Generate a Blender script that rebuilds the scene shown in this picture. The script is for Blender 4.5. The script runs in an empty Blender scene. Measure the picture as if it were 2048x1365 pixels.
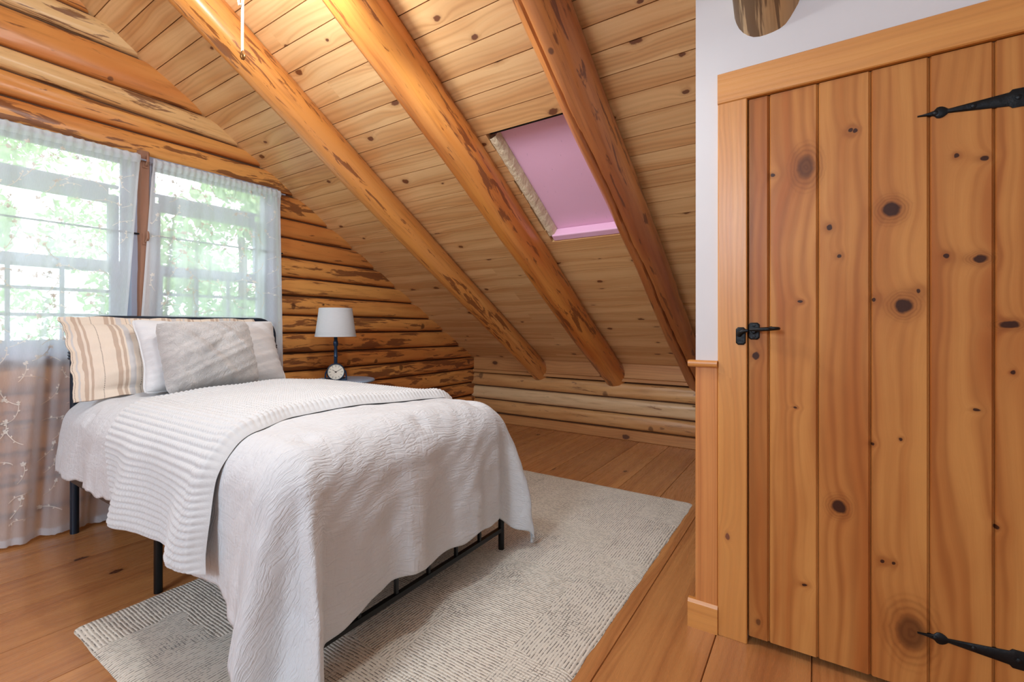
import bpy, math, random
import numpy as np
from mathutils import Vector, Matrix
R = random.Random(7)
PI = math.pi
scene = bpy.context.scene
COL = scene.collection

# ------------------------------------------------------------------ helpers
def tag(o, label=None, cat=None, group=None, kind=None):
    if label: o['label'] = label
    if cat: o['category'] = cat
    if group: o['group'] = group
    if kind: o['kind'] = kind
    return o

def empty(name, loc=(0, 0, 0), label=None, cat=None, group=None, kind=None):
    o = bpy.data.objects.new(name, None)
    COL.objects.link(o)
    o.location = loc
    o.empty_display_size = .05
    return tag(o, label, cat, group, kind)

class MB:
    """collects verts / faces / uvs, builds one mesh object"""
    def __init__(s):
        s.v = []; s.f = []; s.uv = []; s.rn = []; s.mi = []; s.n = 0
    def add(s, verts, faces, uvs=None, rnd=0., mi=0):
        b = s.n
        s.v.extend(tuple(map(float, p)) for p in verts); s.n += len(verts)
        for f in faces:
            s.f.append(tuple(b + i for i in f))
            s.rn.append(rnd); s.mi.append(mi)
            if uvs is None: s.uv.extend([(verts[i][0], verts[i][1]) for i in f])
            else: s.uv.extend([uvs[i] for i in f])
    def grid(s, P, UV, rnd=0., flip=False, closeu=False, mi=0):
        """P: (nu,nv,3) array"""
        nu, nv = len(P), len(P[0])
        verts = [P[i][j] for i in range(nu) for j in range(nv)]
        uvs = [UV[i][j] for i in range(nu) for j in range(nv)]
        fs = []
        for i in range(nu if closeu else nu - 1):
            k = (i + 1) % nu
            for j in range(nv - 1):
                q = (i * nv + j, k * nv + j, k * nv + j + 1, i * nv + j + 1)
                fs.append(q[::-1] if flip else q)
        s.add(verts, fs, uvs, rnd, mi)
    def box(s, x0, x1, y0, y1, z0, z1, rnd=0., along=2, mi=0):
        vs = [(x, y, z) for x in (x0, x1) for y in (y0, y1) for z in (z0, z1)]
        fs = [(0, 1, 3, 2), (4, 6, 7, 5), (0, 4, 5, 1), (2, 3, 7, 6), (0, 2, 6, 4), (1, 5, 7, 3)]
        for f in fs:
            pts = [vs[i] for i in f]
            ext = [max(p[k] for p in pts) - min(p[k] for p in pts) for k in range(3)]
            ax = [k for k in range(3) if ext[k] > 1e-9] or [0, 1]
            if len(ax) < 2: ax = [0, 1]
            a = along if along in ax else ax[0]
            c = [k for k in ax if k != a][0]
            s.add(pts, [(0, 1, 2, 3)], [(p[a], p[c]) for p in pts], rnd, mi)
    def extrude(s, prof, o, ea, eo, el, L0, L1, nseg=1, deform=None, rnd=0., closed=False, u0=0., v0=0., caps=False, mi=0, vs=1.):
        """profile points (a,out) swept along el"""
        o, ea, eo, el = map(Vector, (o, ea, eo, el))
        n = len(prof)
        cum = [0.]
        for i in range(1, n + (1 if closed else 0)):
            p, q = prof[i - 1], prof[i % n]
            cum.append(cum[-1] + math.hypot(p[0] - q[0], p[1] - q[1]))
        verts = []; uvs = []; fs = []
        m = n + 1 if closed else n
        for k in range(nseg + 1):
            l = L0 + (L1 - L0) * k / nseg
            for i in range(m):
                a, e = prof[i % n]
                if deform: a, e = deform(l, a, e, i % n)
                verts.append(o + ea * a + eo * e + el * l)
                uvs.append((l + u0, cum[i] * vs + v0))
        for k in range(nseg):
            for i in range(m - 1):
                fs.append((k * m + i, k * m + i + 1, (k + 1) * m + i + 1, (k + 1) * m + i))
        if caps:
            fs.append(tuple(range(m - 1 if closed else m))[::-1])
            fs.append(tuple(nseg * m + i for i in range(m - 1 if closed else m)))
        s.add(verts, fs, uvs, rnd, mi)
    def tube(s, path, rad, n=12, caps=True, rnd=0., mi=0):
        path = [Vector(p) for p in path]
        m = len(path)
        rr = rad if isinstance(rad, (list, tuple)) else [rad] * m
        t = (path[1] - path[0]).normalized()
        ref = Vector((0, 0, 1)) if abs(t.z) < .9 else Vector((1, 0, 0))
        nx = t.cross(ref).normalized()
        verts = []; uvs = []; L = 0.
        for k in range(m):
            if k == 0: t = path[1] - path[0]
            elif k == m - 1: t = path[-1] - path[-2]
            else: t = (path[k + 1] - path[k]).normalized() + (path[k] - path[k - 1]).normalized()
            t.normalize()
            nx = (nx - t * nx.dot(t)).normalized()
            ny = t.cross(nx)
            if k: L += (path[k] - path[k - 1]).length
            for i in range(n + 1):
                a = 2 * PI * i / n
                verts.append(path[k] + (nx * math.cos(a) + ny * math.sin(a)) * rr[k])
                uvs.append((L, a * rr[k]))
        fs = []
        w = n + 1
        for k in range(m - 1):
            for i in range(n):
                fs.append((k * w + i, k * w + i + 1, (k + 1) * w + i + 1, (k + 1) * w + i))
        if caps:
            fs.append(tuple(range(n))[::-1]); fs.append(tuple((m - 1) * w + i for i in range(n)))
        s.add(verts, fs, uvs, rnd, mi)
    def lathe(s, prof, c, n=32, axis='z', rnd=0., mi=0):
        """prof: (r, h) list; open ends with r=0 close themselves"""
        verts = []; uvs = []
        for (r, h) in prof:
            for i in range(n + 1):
                a = 2 * PI * i / n
                p = (r * math.cos(a), r * math.sin(a), h)
                if axis == 'y': p = (p[0], p[2], p[1])
                if axis == 'x': p = (p[2], p[0], p[1])
                verts.append((c[0] + p[0], c[1] + p[1], c[2] + p[2])); uvs.append((h, a * r))
        w = n + 1; fs = []
        for k in range(len(prof) - 1):
            for i in range(n):
                fs.append((k * w + i, k * w + i + 1, (k + 1) * w + i + 1, (k + 1) * w + i))
        s.add(verts, fs, uvs, rnd, mi)
    def build(s, name, mat, parent=None, smooth=False, merge=True, angle=40):
        me = bpy.data.meshes.new(name)
        off = Vector((0, 0, 0))
        if parent is not None: off = parent.matrix_world.translation if parent.parent is None else off
        loc = parent['_o'] if parent is not None and '_o' in parent else None
        me.from_pydata(s.v, [], s.f)
        uvl = me.uv_layers.new(name='UVMap')
        uvl.data.foreach_set('uv', [c for p in s.uv for c in p])
        at = me.attributes.new('rnd', 'FLOAT', 'FACE')
        at.data.foreach_set('value', s.rn)
        if isinstance(mat, (list, tuple)):
            for m_ in mat: me.materials.append(m_)
            me.polygons.foreach_set('material_index', s.mi)
        else:
            me.materials.append(mat)
        if merge:
            import bmesh
            bm = bmesh.new(); bm.from_mesh(me)
            bmesh.ops.remove_doubles(bm, verts=bm.verts, dist=1e-5)
            bmesh.ops.recalc_face_normals(bm, faces=bm.faces)
            bm.to_mesh(me); bm.free()
        if smooth:
            me.polygons.foreach_set('use_smooth', [True] * len(me.polygons))
            if angle:
                try: me.set_sharp_from_angle(angle=math.radians(angle))
                except Exception: pass
        o = bpy.data.objects.new(name, me)
        COL.objects.link(o)
        if parent is not None:
            o.parent = parent
            # geometry is written in world coordinates; undo the parent's offset
            p = parent; t = Vector((0, 0, 0))
            while p is not None:
                t += Vector(p.location); p = p.parent
            me.transform(Matrix.Translation(-t))
        return o

class SN:
    """smooth pseudo noise from sines"""
    def __init__(s, seed, f0=1., n=5):
        r = random.Random(seed)
        s.t = [(f0 * (1.7 ** i) * r.uniform(.8, 1.2), r.uniform(0, 6.28), .62 ** i) for i in range(n)]
        s.k = sum(t[2] for t in s.t)
    def __call__(s, x):
        return sum(a * np.sin(f * x + p) for f, p, a in s.t) / s.k

# ------------------------------------------------------------------ materials
class NG:
    def __init__(s, name):
        s.m = bpy.data.materials.new(name); s.m.use_nodes = True
        s.t = s.m.node_tree; s.t.nodes.clear()
        s.out = s.t.nodes.new('ShaderNodeOutputMaterial')
    def n(s, typ, ins=None, **kw):
        nd = s.t.nodes.new('ShaderNode' + typ)
        for k, v in kw.items(): setattr(nd, k, v)
        for k, v in (ins or {}).items(): s.put(nd.inputs[k], v)
        return nd
    def put(s, sock, v):
        if isinstance(v, bpy.types.NodeSocket): s.t.links.new(v, sock)
        elif isinstance(v, bpy.types.Node): s.t.links.new(v.outputs[0], sock)
        else: sock.default_value = v
    def m_(s, op, a, b=0., c=None, clamp=False):
        nd = s.n('Math', operation=op, use_clamp=clamp)
        s.put(nd.inputs[0], a); s.put(nd.inputs[1], b)
        if c is not None: s.put(nd.inputs[2], c)
        return nd.outputs[0]
    def add(s, a, b): return s.m_('ADD', a, b)
    def sub(s, a, b): return s.m_('SUBTRACT', a, b)
    def mul(s, a, b): return s.m_('MULTIPLY', a, b)
    def mad(s, a, b, c): return s.m_('MULTIPLY_ADD', a, b, c)
    def xyz(s, x, y, z=0.):
        nd = s.n('CombineXYZ'); s.put(nd.inputs[0], x); s.put(nd.inputs[1], y); s.put(nd.inputs[2], z)
        return nd.outputs[0]
    def noise(s, vec, scale=1., detail=3., rough=.55, dist=0.):
        nd = s.n('TexNoise', {'Vector': vec, 'Scale': scale, 'Detail': detail, 'Roughness': rough, 'Distortion': dist})
        return nd.outputs[0]
    def ss(s, x, a, b):
        nd = s.n('MapRange', {'Value': x, 'From Min': a, 'From Max': b, 'To Min': 0., 'To Max': 1.}, interpolation_type='SMOOTHSTEP')
        return nd.outputs[0]
    def mix(s, f, a, b, blend='MIX'):
        nd = s.n('Mix', data_type='RGBA', blend_type=blend)
        s.put(nd.inputs[0], f); s.put(nd.inputs[6], a); s.put(nd.inputs[7], b)
        return nd.outputs[2]
    def ramp(s, f, stops):
        nd = s.n('ValToRGB')
        el = nd.color_ramp.elements
        while len(el) < len(stops): el.new(.5)
        for e, (p, c) in zip(el, stops): e.position = p; e.color = c
        s.put(nd.inputs[0], f)
        return nd.outputs[0]
    def uv(s):
        nd = s.n('UVMap'); sp = s.n('SeparateXYZ', {0: nd.outputs[0]})
        return sp.outputs[0], sp.outputs[1]
    def rnd(s): return s.n('Attribute', attribute_name='rnd').outputs['Fac']
    def bump(s, h, strength=.3, dist=.01, nrm=None):
        ins = {'Height': h, 'Strength': strength, 'Distance': dist}
        if nrm is not None: ins['Normal'] = nrm
        return s.n('Bump', ins).outputs[0]
    def pbsdf(s, col, rough=.5, metal=0., nrm=None, **kw):
        p = s.n('BsdfPrincipled')
        s.put(p.inputs['Base Color'], col); s.put(p.inputs['Roughness'], rough); s.put(p.inputs['Metallic'], metal)
        if nrm is not None: s.put(p.inputs['Normal'], nrm)
        for k, v in kw.items(): s.put(p.inputs[k.replace('_', ' ')], v)
        s.t.links.new(p.outputs[0], s.out.inputs[0])
        return p

def C(r, g, b): # sRGB 0-255 -> linear rgba
    f = lambda c: (c / 255 / 12.92) if c <= 10.31 else ((c / 255 + .055) / 1.055) ** 2.4
    return (f(r), f(g), f(b), 1.)

def plain(name, col, rough=.5, metal=0., bumps=None, **kw):
    g = NG(name)
    tc = g.n('TexCoord').outputs['Object']
    f = g.noise(tc, 9., 4.)
    c = g.mix(g.mul(f, .25), col, tuple(x * .8 for x in col[:3]) + (1.,))
    nrm = None
    if bumps: nrm = g.bump(g.noise(tc, bumps[0], 4.), bumps[1], bumps[2])
    g.pbsdf(c, rough, metal, nrm, **kw)
    return g.m

def wood(name, light, dark, knotc, spec=.5, *, rough=.4, kscale=3.2, kkeep=.55, ksize=.055, freq=26., warp=.10, tint=.35,
         contrast=1., knots=None, coat=.15, tintcol=None, gb=.12):
    """sawn boards: UV u = metres along the grain, v = metres across; 'rnd' = board id"""
    g = NG(name)
    u, v = g.uv(); rn = g.rnd()
    w = g.mul(rn, 53.)
    low = g.sub(g.noise(g.xyz(g.mul(u, .9), g.mul(v, 5.), w), 1., 2.), .5)
    low2 = g.sub(g.noise(g.xyz(g.mul(u, 3.), g.mul(v, 9.), g.add(w, 7.)), 1., 2.), .5)
    km = None; halo = None
    if knots is None:
        vo = g.n('TexVoronoi', {'Vector': g.xyz(g.add(g.mul(u, .62), g.mul(rn, 31.)), g.add(v, g.mul(rn, 17.)), 0.), 'Scale': kscale}, voronoi_dimensions='2D')
        d = vo.outputs['Distance']
        sp = g.n('SeparateColor', {0: vo.outputs['Color']})
        keep = g.m_('GREATER_THAN', sp.outputs[0], 1. - kkeep)
        size = g.mad(sp.outputs[1], ksize, ksize * .45)
        rel = g.m_('DIVIDE', d, size)
        rel = g.add(rel, g.mul(g.sub(g.noise(g.xyz(g.mul(u, 60.), g.mul(v, 60.), w), 1., 2.), .5), .9))
        km = g.mul(g.ss(rel, 1.15, .75), keep)
        halo = g.mul(g.m_('DIVIDE', 1., g.add(1., g.mul(g.mul(rel, rel), .28))), keep)
    else:
        kn1 = g.mul(g.sub(g.noise(g.xyz(g.mul(u, 38.), g.mul(v, 38.), 2.), 1., 2.), .5), .011)
        kn2 = g.mul(g.sub(g.noise(g.xyz(g.mul(u, 38.), g.mul(v, 38.), 8.), 1., 2.), .5), .011)
        uu, vv = g.add(u, kn1), g.add(v, kn2)
        ring = None
        for (cu, cv, r, asp) in knots:
            du = g.m_('DIVIDE', g.sub(uu, cu), r * asp); dv = g.m_('DIVIDE', g.sub(vv, cv), r)
            d2 = g.add(g.mul(du, du), g.mul(dv, dv))
            k1 = g.mul(g.ss(d2, 1.5, .65), .62 if asp > 1.45 else 1.)
            h1 = g.m_('DIVIDE', 1., g.add(1., g.mul(d2, .22)))
            km = k1 if km is None else g.m_('MAXIMUM', km, k1)
            halo = h1 if halo is None else g.add(halo, h1)
            if r > .012:
                rg = g.mul(g.m_('POWER', g.m_('ABSOLUTE', g.m_('SINE', g.mul(g.m_('SQRT', d2), 7.))), 3.), g.mul(g.ss(d2, 9., 1.2), .8))
                ring = rg if ring is None else g.m_('MAXIMUM', ring, rg)
    gv = g.add(g.add(v, g.mul(low, warp)), g.add(g.mul(low2, warp * .12), g.mul(halo, .035)))
    rings = g.noise(g.xyz(g.mul(u, .35), g.mul(gv, freq), w), 1., 3., .6)
    lines = g.m_('ABSOLUTE', g.m_('SINE', g.mul(g.add(gv, g.mul(rings, .02)), freq * 9.)))
    lines = g.m_('POWER', lines, 3.)
    fine = g.noise(g.xyz(g.mul(u, 9.), g.mul(gv, 420.), w), 1., 2.)
    f = g.ss(g.add(rings, g.mul(low2, .3)), .28, .74)
    col = g.mix(g.mul(f, .75 * contrast), light, dark)
    col = g.mix(g.mul(g.mul(lines, g.ss(rings, .35, .6)), .26 * contrast), col, tuple(x * .55 for x in dark[:3]) + (1.,))
    col = g.mix(g.mul(fine, .22), col, tuple(x * .6 for x in dark[:3]) + (1.,))
    tc = tintcol or tuple(x * .62 for x in dark[:3]) + (1.,)
    col = g.mix(g.mul(g.m_('FRACT', g.mul(rn, 97.3)), tint), col, tc)
    col = g.mix(g.mul(g.ss(halo, .35, .95), .55), col, tuple(x * .62 for x in dark[:3]) + (1.,))
    if knots is not None: col = g.mix(g.mul(ring, .45), col, tuple(x * .4 for x in dark[:3]) + (1.,))
    col = g.mix(g.mul(km, .94), col, knotc)
    h = g.add(g.mul(fine, .35), g.mul(lines, .25))
    nrm = g.bump(h, gb, .004)
    g.pbsdf(col, g.mad(fine, .12, rough - .04), 0., nrm, Coat_Weight=coat, Coat_Roughness=.25, Specular_IOR_Level=spec)
    return g.m

def logwood(name, light, mid, bark, pale, patch=.60, rough=.42, tint=.3, coat=.12, pu=4.2, pv=42.):
    g = NG(name)
    u, v = g.uv(); rn = g.rnd(); w = g.mul(rn, 41.)
    a = g.noise(g.xyz(g.mul(u, .8), g.mul(v, 7.), w), 1., 3.)
    b = g.noise(g.xyz(g.mul(u, 3.2), g.mul(v, 60.), g.add(w, 3.)), 1., 4., .6)
    col = g.mix(g.ss(a, .3, .7), light, mid)
    fr = g.m_('FRACT', g.mul(rn, 71.7))
    col = g.mix(g.mul(g.ss(g.add(g.mul(fr, .5), g.mul(a, .5)), .48, .72), .85), col, pale)
    col = g.mix(g.mul(g.ss(b, .46, .72), .38), col, tuple(x * .5 for x in mid[:3]) + (1.,))
    # left-over bark: long ragged patches that cluster
    cl = g.noise(g.xyz(g.mul(u, 1.1), g.mul(v, 6.), g.add(w, 11.)), 1., 2.)
    pt = g.noise(g.xyz(g.mul(u, pu), g.mul(v, pv), g.add(w, 19.)), 1., 5., .6, .5)
    pm = g.ss(g.add(g.mul(pt, .7), g.mul(cl, .45)), patch, patch + .04)
    col = g.mix(g.mul(pm, .8), col, bark)
    dash = g.noise(g.xyz(g.mul(u, 13.), g.mul(v, 110.), g.add(w, 5.)), 1., 2.)
    dm = g.ss(dash, .68, .76)
    col = g.mix(g.mul(dm, .35), col, tuple(x * .55 for x in bark[:3]) + (1.,))
    # a drying crack or two along the log
    ck = g.m_('ABSOLUTE', g.sub(g.add(g.mul(v, 3.1), g.mul(g.noise(g.xyz(g.mul(u, 1.6), w, 0.), 1., 3.), .5)), g.add(.28, g.mul(fr, .5))))
    cm = g.mul(g.ss(ck, .012, .003), g.ss(g.noise(g.xyz(g.mul(u, 1.2), g.add(w, 31.), 0.), 1., 1.), .53, .6))
    col = g.mix(g.mul(cm, .85), col, tuple(x * .3 for x in bark[:3]) + (1.,))
    # knots
    vo = g.n('TexVoronoi', {'Vector': g.xyz(g.add(g.mul(u, .8), g.mul(rn, 29.)), g.add(v, g.mul(rn, 13.)), 0.), 'Scale': 3.}, voronoi_dimensions='2D')
    sp = g.n('SeparateColor', {0: vo.outputs['Color']})
    km = g.mul(g.ss(g.m_('DIVIDE', vo.outputs['Distance'], g.mad(sp.outputs[1], .05, .03)), 1.1, .6), g.m_('GREATER_THAN', sp.outputs[0], .6))
    col = g.mix(g.mul(km, .75), col, tuple(x * .6 for x in bark[:3]) + (1.,))
    h = g.add(g.add(g.mul(b, .6), g.mul(pm, -.25)), g.add(g.mul(cm, -1.), g.mul(dm, -.3)))
    nrm = g.bump(h, .3, .003)
    g.pbsdf(col, g.mad(b, .2, rough - .1), 0., nrm, Coat_Weight=coat, Coat_Roughness=.3)
    return g.m

M = {}
M['floor'] = wood('floor_pine', C(206, 146, 88), C(170, 106, 60), C(74, 38, 24), rough=.26, kscale=2.2, kkeep=.45, ksize=.035, freq=16., warp=.12, tint=.35, coat=.3)
M['ceil'] = wood('ceiling_pine', C(238, 196, 140), C(214, 156, 98), C(104, 56, 32), rough=.33, kscale=4.2, kkeep=.75, ksize=.05, freq=17., warp=.13, tint=.2, coat=.25, contrast=1.25)
M['trim'] = wood('trim_pine', C(226, 160, 84), C(204, 132, 62), C(112, 58, 30), rough=.38, kscale=3.4, kkeep=.5, ksize=.05, freq=22., warp=.1, tint=.2)
M['wains'] = wood('wainscot_pine', C(216, 146, 80), C(190, 112, 54), C(104, 56, 32), rough=.42, kscale=1.2, kkeep=.2, ksize=.03, freq=40., warp=.03, tint=.1)
M['plank'] = wood('ledger_pine', C(212, 156, 98), C(182, 118, 66), C(84, 48, 28), rough=.45, kscale=2.6, kkeep=.5, ksize=.04, freq=14., warp=.12, tint=.3)
M['log'] = logwood('wall_log', C(226, 160, 86), C(204, 126, 62), C(104, 54, 32), C(228, 192, 136), patch=.598)
M['logpale'] = logwood('knee_log', C(212, 164, 108), C(184, 126, 74), C(122, 80, 52), C(216, 184, 142), patch=.68)
M['rafter'] = logwood('rafter_log', C(220, 148, 72), C(194, 108, 46), C(112, 56, 28), C(228, 172, 100), patch=.632, rough=.34, coat=.3, pu=5.5, pv=36.)
M['rafterred'] = logwood('rafter_red_log', C(190, 122, 66), C(156, 86, 48), C(92, 48, 32), C(196, 146, 92), patch=.628, rough=.36, coat=.2, pu=3.6, pv=30.)
M['raftergrey'] = logwood('rafter_grey_log', C(190, 152, 104), C(150, 112, 70), C(84, 60, 40), C(206, 186, 150), patch=.57, rough=.6, coat=.0, pu=2.2, pv=34.)
M['post'] = plain('post_wood', C(150, 106, 82), .55, bumps=(30., .3, .004))
M['chink'] = plain('chinking', C(92, 62, 40), .9)
M['white'] = plain('white_paint', C(214, 212, 213), .55, bumps=(160., .06, .002))
M['iron'] = plain('black_iron', C(26, 28, 30), .42, .6, bumps=(90., .35, .003))
M['steel'] = plain('blue_black_steel', C(24, 44, 62), .28, .35, Coat_Weight=.4)
M['bronze'] = plain('bronze_rail', C(84, 66, 52), .4, .5)
M['black'] = plain('black_steel', C(18, 19, 21), .35, .4)
M['vinyl'] = plain('window_frame_paint', C(150, 154, 172), .5)
M['dark'] = plain('dark_rod_gap_shade', C(22, 20, 22), .9)  # near black for the thin rod and for painted shade in gaps

def foam(name, col):
    g = NG(name)
    tc = g.n('TexCoord').outputs['Object']
    f = g.noise(tc, 3., 3.); s_ = g.noise(g.n('Mapping', {'Vector': tc, 'Scale': (14., 30., 14.)}).outputs[0], 2., 4.)
    c = g.mix(g.mul(f, .35), col, tuple(x * .82 for x in col[:3]) + (1.,))
    c = g.mix(g.mul(g.ss(s_, .68, .76), .4), c, C(128, 96, 128))
    g.pbsdf(c, .5, 0., g.bump(s_, .15, .003))
    return g.m
M['foam'] = foam('pink_foam', C(236, 186, 214))
M['foamedge'] = plain('insulation_edge', C(222, 204, 172), .9, bumps=(60., .8, .01))

# white bedding -----------------------------------------------------------
def crinkle(name, col, amt=.5):
    g = NG(name)
    u, v = g.uv()
    wrp = g.noise(g.xyz(u, v, 0.), 4., 3.)
    a = g.noise(g.xyz(g.add(g.mul(u, 24.), g.mul(wrp, 2.)), g.add(g.mul(v, 7.), g.mul(wrp, 3.)), 0.), 1., 3., .55)
    b = g.noise(g.xyz(g.add(g.mul(u, 11.), g.mul(wrp, -3.)), g.add(g.mul(v, 52.), g.mul(wrp, 6.)), 4.), 1., 3., .55)
    ra = g.m_('ABSOLUTE', g.sub(a, .5)); rb = g.m_('ABSOLUTE', g.sub(b, .5))
    h = g.add(g.mul(g.m_('MINIMUM', ra, .1), .55), g.mul(g.m_('MINIMUM', rb, .1), .8))
    weave = g.noise(g.xyz(g.mul(u, 900.), g.mul(v, 900.), 0.), 1., 1.)
    h = g.add(h, g.mul(weave, .02))
    g.pbsdf(g.mix(g.mul(wrp, .2), col, tuple(x * .94 for x in col[:3]) + (1.,)), .85, 0., g.bump(h, amt, .02), Sheen_Weight=.15)
    return g.m
M['comf'] = crinkle('white_crinkle_cotton', C(214, 217, 220), .75)
M['cotton'] = crinkle('white_pillow_cotton', C(217, 217, 218), .3)
M['knit'] = plain('waffle_knit', C(214, 216, 217), .9, bumps=(240., .25, .003), Sheen_Weight=.2)

def fur():
    g = NG('grey_faux_fur')
    u, v = g.uv()
    w = g.noise(g.xyz(u, v, 0.), 9., 4.)
    f = g.noise(g.xyz(g.add(g.mul(u, 160.), g.mul(w, 30.)), g.add(g.mul(v, 60.), g.mul(w, 25.)), 0.), 1., 3.)
    c = g.mix(g.ss(w, .35, .65), C(198, 195, 192), C(178, 175, 173))
    c = g.mix(g.mul(g.ss(f, .6, .75), .25), c, C(150, 146, 146))
    g.pbsdf(c, .95, 0., g.bump(g.add(f, g.mul(w, 1.5)), .6, .012), Sheen_Weight=.6, Sheen_Roughness=.6)
    return g.m
M['fur'] = fur()

def stripes():
    g = NG('striped_linen')
    u, v = g.uv()     # u across the pillow in metres from its left edge
    wv = g.noise(g.xyz(g.mul(u, 400.), g.mul(v, 60.), 0.), 1., 2.)
    per = .24
    t = g.m_('MODULO', g.add(u, .0), per)
    def band(c, hw, sft=.0012):
        return g.ss(g.m_('ABSOLUTE', g.sub(t, c)), hw + sft, hw - sft)
    col = g.mix(g.mul(wv, .35), C(228, 213, 196), C(210, 194, 174))
    br = g.m_('MAXIMUM', g.m_('MAXIMUM', band(.048, .007), band(.068, .0045)), g.m_('MAXIMUM', band(.166, .009), band(.190, .006)))
    col = g.mix(g.mul(br, .62), col, C(168, 138, 116))
    bl = g.m_('MAXIMUM', band(.214, .011), band(.022, .004))
    col = g.mix(g.mul(bl, .5), col, C(176, 186, 200))
    dot = g.mul(g.m_('MAXIMUM', band(.108, .0015, .0008), band(.006, .0015, .0008)), g.m_('GREATER_THAN', g.m_('SINE', g.mul(v, 900.)), -.3))
    col = g.mix(g.mul(dot, .8), col, C(92, 78, 68))
    g.pbsdf(col, .9, 0., g.bump(wv, .2, .003), Sheen_Weight=.15)
    return g.m
M['stripe'] = stripes()

def rugmat():
    g = NG('cream_rug')
    u, v = g.uv()
    wob = g.sub(g.noise(g.xyz(u, v, 0.), 9., 3.), .5)
    # blocks of stitches running one way or the other
    cu = g.add(g.m_('FLOOR', g.mul(g.add(u, g.mul(wob, .09)), 4.2)), .5); cv = g.add(g.m_('FLOOR', g.mul(g.add(v, g.mul(wob, .09)), 3.8)), .5)
    wn = g.n('TexWhiteNoise', {'Vector': g.xyz(cu, cv, 0.)}, noise_dimensions='2D').outputs[0]
    blk = g.ss(g.add(wn, g.mul(g.sub(g.noise(g.xyz(u, v, 3.), 22., 2.), .5), .5)), .35, .6)
    def rows(a, b, seed):
        ph = g.add(g.mul(a, 2 * PI / .0102), g.mul(g.sub(g.noise(g.xyz(g.mul(b, 7.), g.mul(a, 7.), seed), 1., 4.), .5), 7.))
        r = g.m_('SINE', ph)
        row = g.m_('FLOOR', g.m_('DIVIDE', ph, 2 * PI))
        ds = g.noise(g.xyz(g.mul(b, 50.), g.mul(row, 3.7), seed), 1., 2., .7)
        return r, g.mul(g.ss(r, -.45, -.9), g.ss(ds, .44, .56))
    r1, d1 = rows(u, v, 1.); r2, d2 = rows(v, u, 5.)
    mixf = lambda a, b: g.add(g.mul(a, blk), g.mul(b, g.sub(1., blk)))
    dsh = g.m_('MAXIMUM', mixf(d1, d2), g.mul(mixf(d2, d1), g.ss(g.noise(g.xyz(u, v, 9.), 5., 2.), .5, .64)))
    r = mixf(r1, r2)
    fz = g.noise(g.xyz(g.mul(u, 320.), g.mul(v, 320.), 0.), 1., 2.)
    c = g.mix(g.mul(fz, .35), C(232, 226, 212), C(206, 199, 184))
    c = g.mix(g.mul(g.ss(r, .1, -1.), .28), c, C(176, 168, 152))
    c = g.mix(g.mul(dsh, .9), c, C(88, 82, 74))
    g.pbsdf(c, .95, 0., g.bump(g.add(g.mul(r, .5), fz), .5, .006), Sheen_Weight=.2)
    return g.m
M['rug'] = rugmat()

def sheer():
    g = NG('sheer_voile')
    lw = g.n('LayerWeight', {'Blend': .35}).outputs['Facing']
    u, v = g.uv()
    th = g.noise(g.xyz(g.mul(u, 500.), g.mul(v, 40.), 0.), 1., 2.)
    dens = g.add(g.add(.52, g.mul(th, .14)), g.mul(lw, .6))
    dens = g.m_('MINIMUM', dens, .95)
    tr = g.n('BsdfTransparent', {'Color': (1, 1, 1, 1)})
    di = g.n('BsdfDiffuse', {'Color': C(244, 246, 250)}); tl = g.n('BsdfTranslucent', {'Color': C(240, 244, 250)})
    a = g.n('MixShader', {0: .55, 1: di.outputs[0], 2: tl.outputs[0]})
    b = g.n('MixShader', {0: dens, 1: tr.outputs[0], 2: a.outputs[0]})
    g.t.links.new(b.outputs[0], g.out.inputs[0])
    return g.m
M['sheer'] = sheer()
def thread():
    g = NG('embroidery_thread')
    di = g.n('BsdfDiffuse', {'Color': C(246, 240, 230)}); tl = g.n('BsdfTranslucent', {'Color': C(200, 200, 204)})
    tr = g.n('BsdfTransparent')
    a = g.n('MixShader', {0: .25, 1: di.outputs[0], 2: tl.outputs[0]})
    b = g.n('MixShader', {0: .92, 1: tr.outputs[0], 2: a.outputs[0]})
    g.t.links.new(b.outputs[0], g.out.inputs[0]); return g.m
M['thread'] = thread()
def glass():
    g = NG('window_glass')
    tr = g.n('BsdfTransparent', {'Color': (.96, .98, .98, 1)}); gl = g.n('BsdfGlossy', {'Roughness': .02})
    b = g.n('MixShader', {0: .06, 1: tr.outputs[0], 2: gl.outputs[0]})
    g.t.links.new(b.outputs[0], g.out.inputs[0]); return g.m
M['glass'] = glass()
def leaf():
    g = NG('leaf')
    rn = g.rnd()
    c = g.mix(rn, C(140, 176, 116), C(200, 220, 172))
    di = g.n('BsdfDiffuse', {'Color': c}); tl = g.n('BsdfTranslucent', {'Color': c})
    b = g.n('MixShader', {0: .5, 1: di.outputs[0], 2: tl.outputs[0]})
    g.t.links.new(b.outputs[0], g.out.inputs[0]); return g.m
M['leaf'] = leaf()
M['bark'] = plain('tree_bark', C(96, 80, 66), .9, bumps=(20., .6, .02))
M['grass'] = plain('outdoor_grass', C(120, 150, 84), .95)
def shade():
    g = NG('linen_shade')
    u, v = g.uv()
    wv = g.noise(g.xyz(g.mul(u, 260.), g.mul(v, 30.), 0.), 1., 3.)
    c = g.mix(g.mul(wv, .5), C(232, 232, 232), C(200, 204, 210))
    di = g.n('BsdfDiffuse', {'Color': c, 'Normal': g.bump(wv, .3, .003)}); tl = g.n('BsdfTranslucent', {'Color': c})
    b = g.n('MixShader', {0: .3, 1: di.outputs[0], 2: tl.outputs[0]})
    g.t.links.new(b.outputs[0], g.out.inputs[0]); return g.m
M['shade'] = shade()
M['table'] = plain('blue_grey_table', C(150, 172, 196), .3)
M['navy'] = plain('navy_lamp_metal', C(34, 60, 88), .32, .3)
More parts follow.
